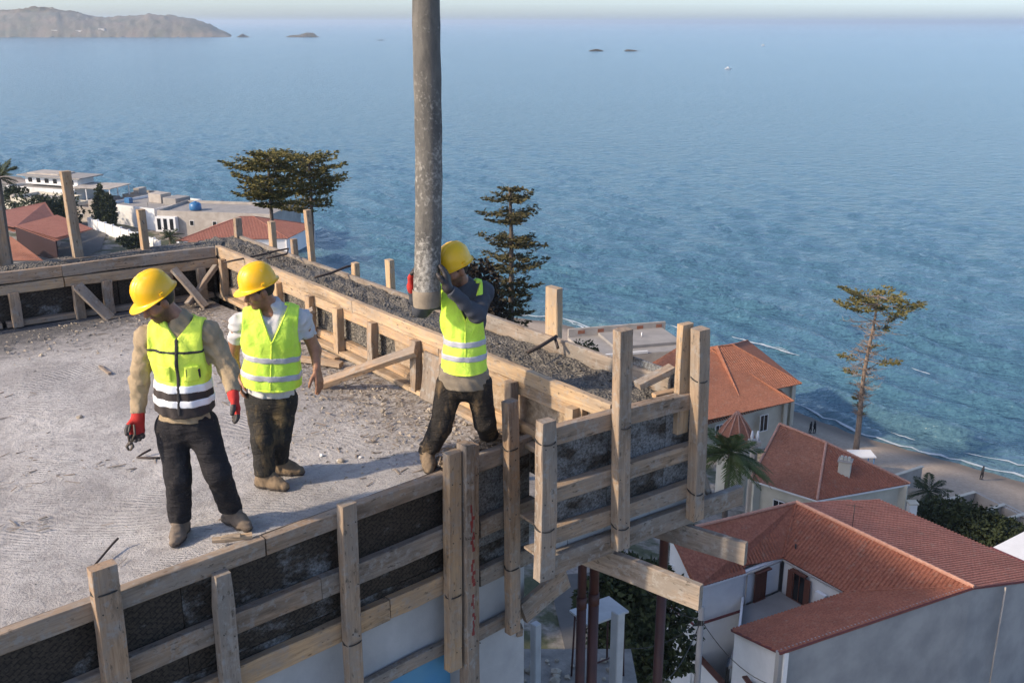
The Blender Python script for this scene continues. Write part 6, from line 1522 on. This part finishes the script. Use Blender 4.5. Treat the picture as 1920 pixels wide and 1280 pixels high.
# dark brown conifer hedge behind the hose worker
def bush(name, label, c, r, n, mat, seed, cat='shrub', ln=.5, trunk=True, group=None):
    rr = random.Random(seed); c = Vector(c); t = thing(name, label, cat, (c.x, c.y, c.z - r[2]), group); mb = MB(); cl = [(Vector((rr.gauss(0, .45) * r[0], rr.gauss(0, .45) * r[1], rr.gauss(0, .42) * r[2])), rr.uniform(.25, .5)) for _ in range(26)]
    for _ in range(n):
        o, s = rr.choice(cl); d = Vector((rr.gauss(0, 1), rr.gauss(0, 1), rr.gauss(0, 1))).normalized(); p = c + o + Vector((d.x * r[0] * s, d.y * r[1] * s, d.z * r[2] * s)); 
        if abs(p.z - c.z) > r[2] * 1.05: continue
        blades(mb, p, 2, ln, ln * .28, rr, d * 1.1)
    mb.build('foliage', mat, t)
    if trunk: tube('trunk', [(c.x, c.y, c.z - r[2] * 1.3), (c.x, c.y, c.z)], [.25, .08], 'bark', t, 6)
    return t
p = aty(905, 560, 92); bush('brown_conifer', 'dense dark brown conifer directly behind the hose worker\'s shoulder', (p.x, p.y, p.z - 4), (2.1, 2.0, 7.8), 5200, 'leaf_brown', 7, 'conifer', .55)
p = aty(1100, 648, 120); bush('dark_bush', 'small dark bush between the tall post and the flat roof', (p.x, p.y, p.z - 1.5), (1.6, 1.5, 2.0), 700, 'leaf_dark', 8)
p = aty(1180, 1120, 50); bush('dark_tree', 'dark leafy tree in the gap under the jutting formwork', (p.x, p.y, p.z - 1.6), (3.0, 3.0, 3.8), 5200, 'leaf_dark', 9, 'tree', .42)
p = aty(1195, 1200, 47); bush('dark_bush', 'low dark hedge along the street beside the white house', (p.x, p.y, p.z - .8), (2.0, 3.2, 2.0), 2400, 'leaf_dark', 10, 'hedge', .38)
for k, (px, py, r, lb) in enumerate([(1775, 945, (3.5, 2.6, 1.9), 'dark hedge clump nearest the palm on the beach'), (1835, 968, (3.6, 2.8, 1.8), 'dark hedge clump in the middle of the garden row'), (1890, 990, (3.6, 2.8, 1.8), 'dark hedge clump at the right picture edge')]):
    p = atz(px, py + 16, -41.5); bush('garden_hedge', lb, (p.x, p.y, -42.2), r, 2600, 'leaf_dark', 20 + k, 'hedge', .42, False, 'garden hedge behind the rose roof')
for k, (px, py, r, lb, m_) in enumerate([(72, 410, (6, 5, 4.2), 'large dark shrubbery below the white beachfront house', 'leaf_dark'), (112, 402, (4.5, 4, 4.0), 'brownish shrubbery left of the tall leaning post', 'leaf_dark'), (188, 402, (1.2, 1.2, 5), 'slim dark cypress beside the courtyard house', 'leaf_dark'), (205, 405, (1.4, 1.2, 4), 'second slim dark cypress nearer the street wall', 'leaf_dark'), (250, 452, (2.2, 1.6, 1.3), 'small green bush behind the far wall top', 'leaf_dark'), (28, 372, (2.4, 2, 2.6), 'dark bush at the foot of the beach palm', 'leaf_dark')]):
    p = atz(px, py + 8, -43); bush('village_shrub', lb, (p.x, p.y, -43 + r[2] * .6), r, 1500, m_, 40 + k, 'shrub', .8, True)
def palm(label, base, top, nf, fl, seed, mat='palm', droop=1.0, tr=.25):
    rr = random.Random(seed); base, top = Vector(base), Vector(top); t = thing('palm_tree', label, 'palm tree', base)
    tube('trunk', [base.lerp(top, k / 8) + Vector((.08 * math.sin(k), 0, 0)) for k in range(9)], [tr * (1.15 - .25 * k / 8) for k in range(9)], 'bark', t, 9); 
    for i in range(nf):
        az = 2.4 * i + rr.uniform(-.3, .3); el = rr.uniform(-.25, 1.25); d = Vector((math.cos(az) * math.cos(el), math.sin(az) * math.cos(el), math.sin(el))); mb = MB(); L = fl * rr.uniform(.8, 1.1); pts = []
        for k in range(9):
            s = k / 8; pts.append(top + d * L * s - Z * (droop * L * .5 * s * s * (1.1 - .4 * el)))
        mb.tube(pts, [.045 * (1 - .85 * k / 8) for k in range(9)], 4)
        for k in range(1, 27):
            s = .12 + .88 * k / 27; x = s * 8; i0 = min(7, int(x)); p = pts[i0].lerp(pts[i0 + 1], x - i0); tg = (pts[i0 + 1] - pts[i0]).normalized(); sd_ = tg.cross(Z).normalized()
            for sg in (-1, 1):
                ld = (sd_ * sg * .8 + tg * .65 - Z * rr.uniform(.1, .4)).normalized(); ll = L * .26 * math.sin(math.pi * min(.97, s * .9 + .08)) * rr.uniform(.8, 1.1); w = tg * .028 * fl / 2; q = p + ld * ll; kk = len(mb.v)
                mb.v += [tuple(p - w), tuple(p + ld * ll * .5 + w * 1.4), tuple(q), tuple(p + ld * ll * .5 - w * 1.4)]; mb.f.append((kk, kk + 1, kk + 2, kk + 3))
        mb.build('frond', mat, t)
    return t
p = aty(1368, 850, 82); palm('green fan of palm fronds beside the corner posts and the turret', (p.x, p.y, -44), p, 40, 4.0, 3)
p = aty(1742, 922, 92); palm('dark palm above the garden hedge near the beach walls', (p.x, p.y, -45), p, 22, 2.8, 4, 'leaf_dark')
p = aty(-4, 335, 150); palm('tall palm cut by the left picture edge', (p.x, p.y, -43), p, 26, 4.6, 5, 'leaf_dark', tr=.4)
p = aty(318, 445, 150); palm('small spiky palm behind the far wall top', (p.x, p.y, -42), p, 18, 2.6, 6, 'leaf_dark')
# ---------------------------------------------------------------- people far down on the beach
MAT['far_dark'] = simple('dark_clothes', (.02, .022, .03), (.012, .012, .016), 3, .8, 0)
def beach_person(px, py, label, sc=1.0, face=1, mat='far_dark'):
    p = atz(px, py, -49.0); z = lz(p.x, p.y); p = atz(px, py, z); b = Vector((p.x, p.y, z)); t = thing('person', label, 'person', b)
    F = Field(V3(b) + np.array([-.7, -.5, -.05]), V3(b) + np.array([.7, .5, 2.0]), .03); q = lambda x, y, h: b + Vector((x * face, y, h)) * sc
    for sx in (-1, 1):
        F.cap(q(.06 * sx, 0, .86), q(.13 * sx, .03, .46), .10, .075, .05); F.cap(q(.13 * sx, .03, .46), q(.10 * sx - .06, .05, .06), .07, .05, .04); F.cap(q(.10 * sx - .06, .05, .05), q(.10 * sx + .12, 0, .04), .05, .04, .03)
        F.cap(q(.0, .17 * sx, 1.40), q(.02 + .05 * sx, .24 * sx, 1.12), .06, .05, .04); F.cap(q(.02 + .05 * sx, .24 * sx, 1.12), q(.12 + .05 * sx, .20 * sx, .88), .05, .04, .04)
    F.cap(q(0, 0, .92), q(.02, 0, 1.36), .15, .17, .06); F.cap(q(.02, 0, 1.4), q(.05, 0, 1.56), .06, .06, .04); F.ell(q(.06, 0, 1.66), [V3((1, 0, 0)), V3((0, 1, 0)), V3((0, 0, 1))], (.105 * sc, .085 * sc, .125 * sc), .03)
    F.mesh('body', mat, t); return t
beach_person(1840, 899, 'lone dark figure walking along the waterline on the right', 1.02)
beach_person(1519, 812, 'left of two tiny figures on the sand behind the tiled ridge', .95); beach_person(1527, 812, 'right of two tiny figures on the sand behind the tiled ridge', 1.0, -1)
# ================================================================ sea haze
hz, nt, b = newmat('sea_haze'); nt.nodes.remove(b); pv = nt.nodes.new('ShaderNodeVolumePrincipled')
pv.inputs['Color'].default_value = (.74, .87, 1.0, 1); pv.inputs['Density'].default_value = 0.00010; pv.inputs['Anisotropy'].default_value = 0.25
nt.links.new(pv.outputs[0], nt.nodes['Material Output'].inputs['Volume'])
hb = box('haze', (-92000, -700, -61), (92000, 91000, 30), hz); hb['kind'] = 'stuff'; hb['label'] = 'thin pale sea haze over the whole scene'
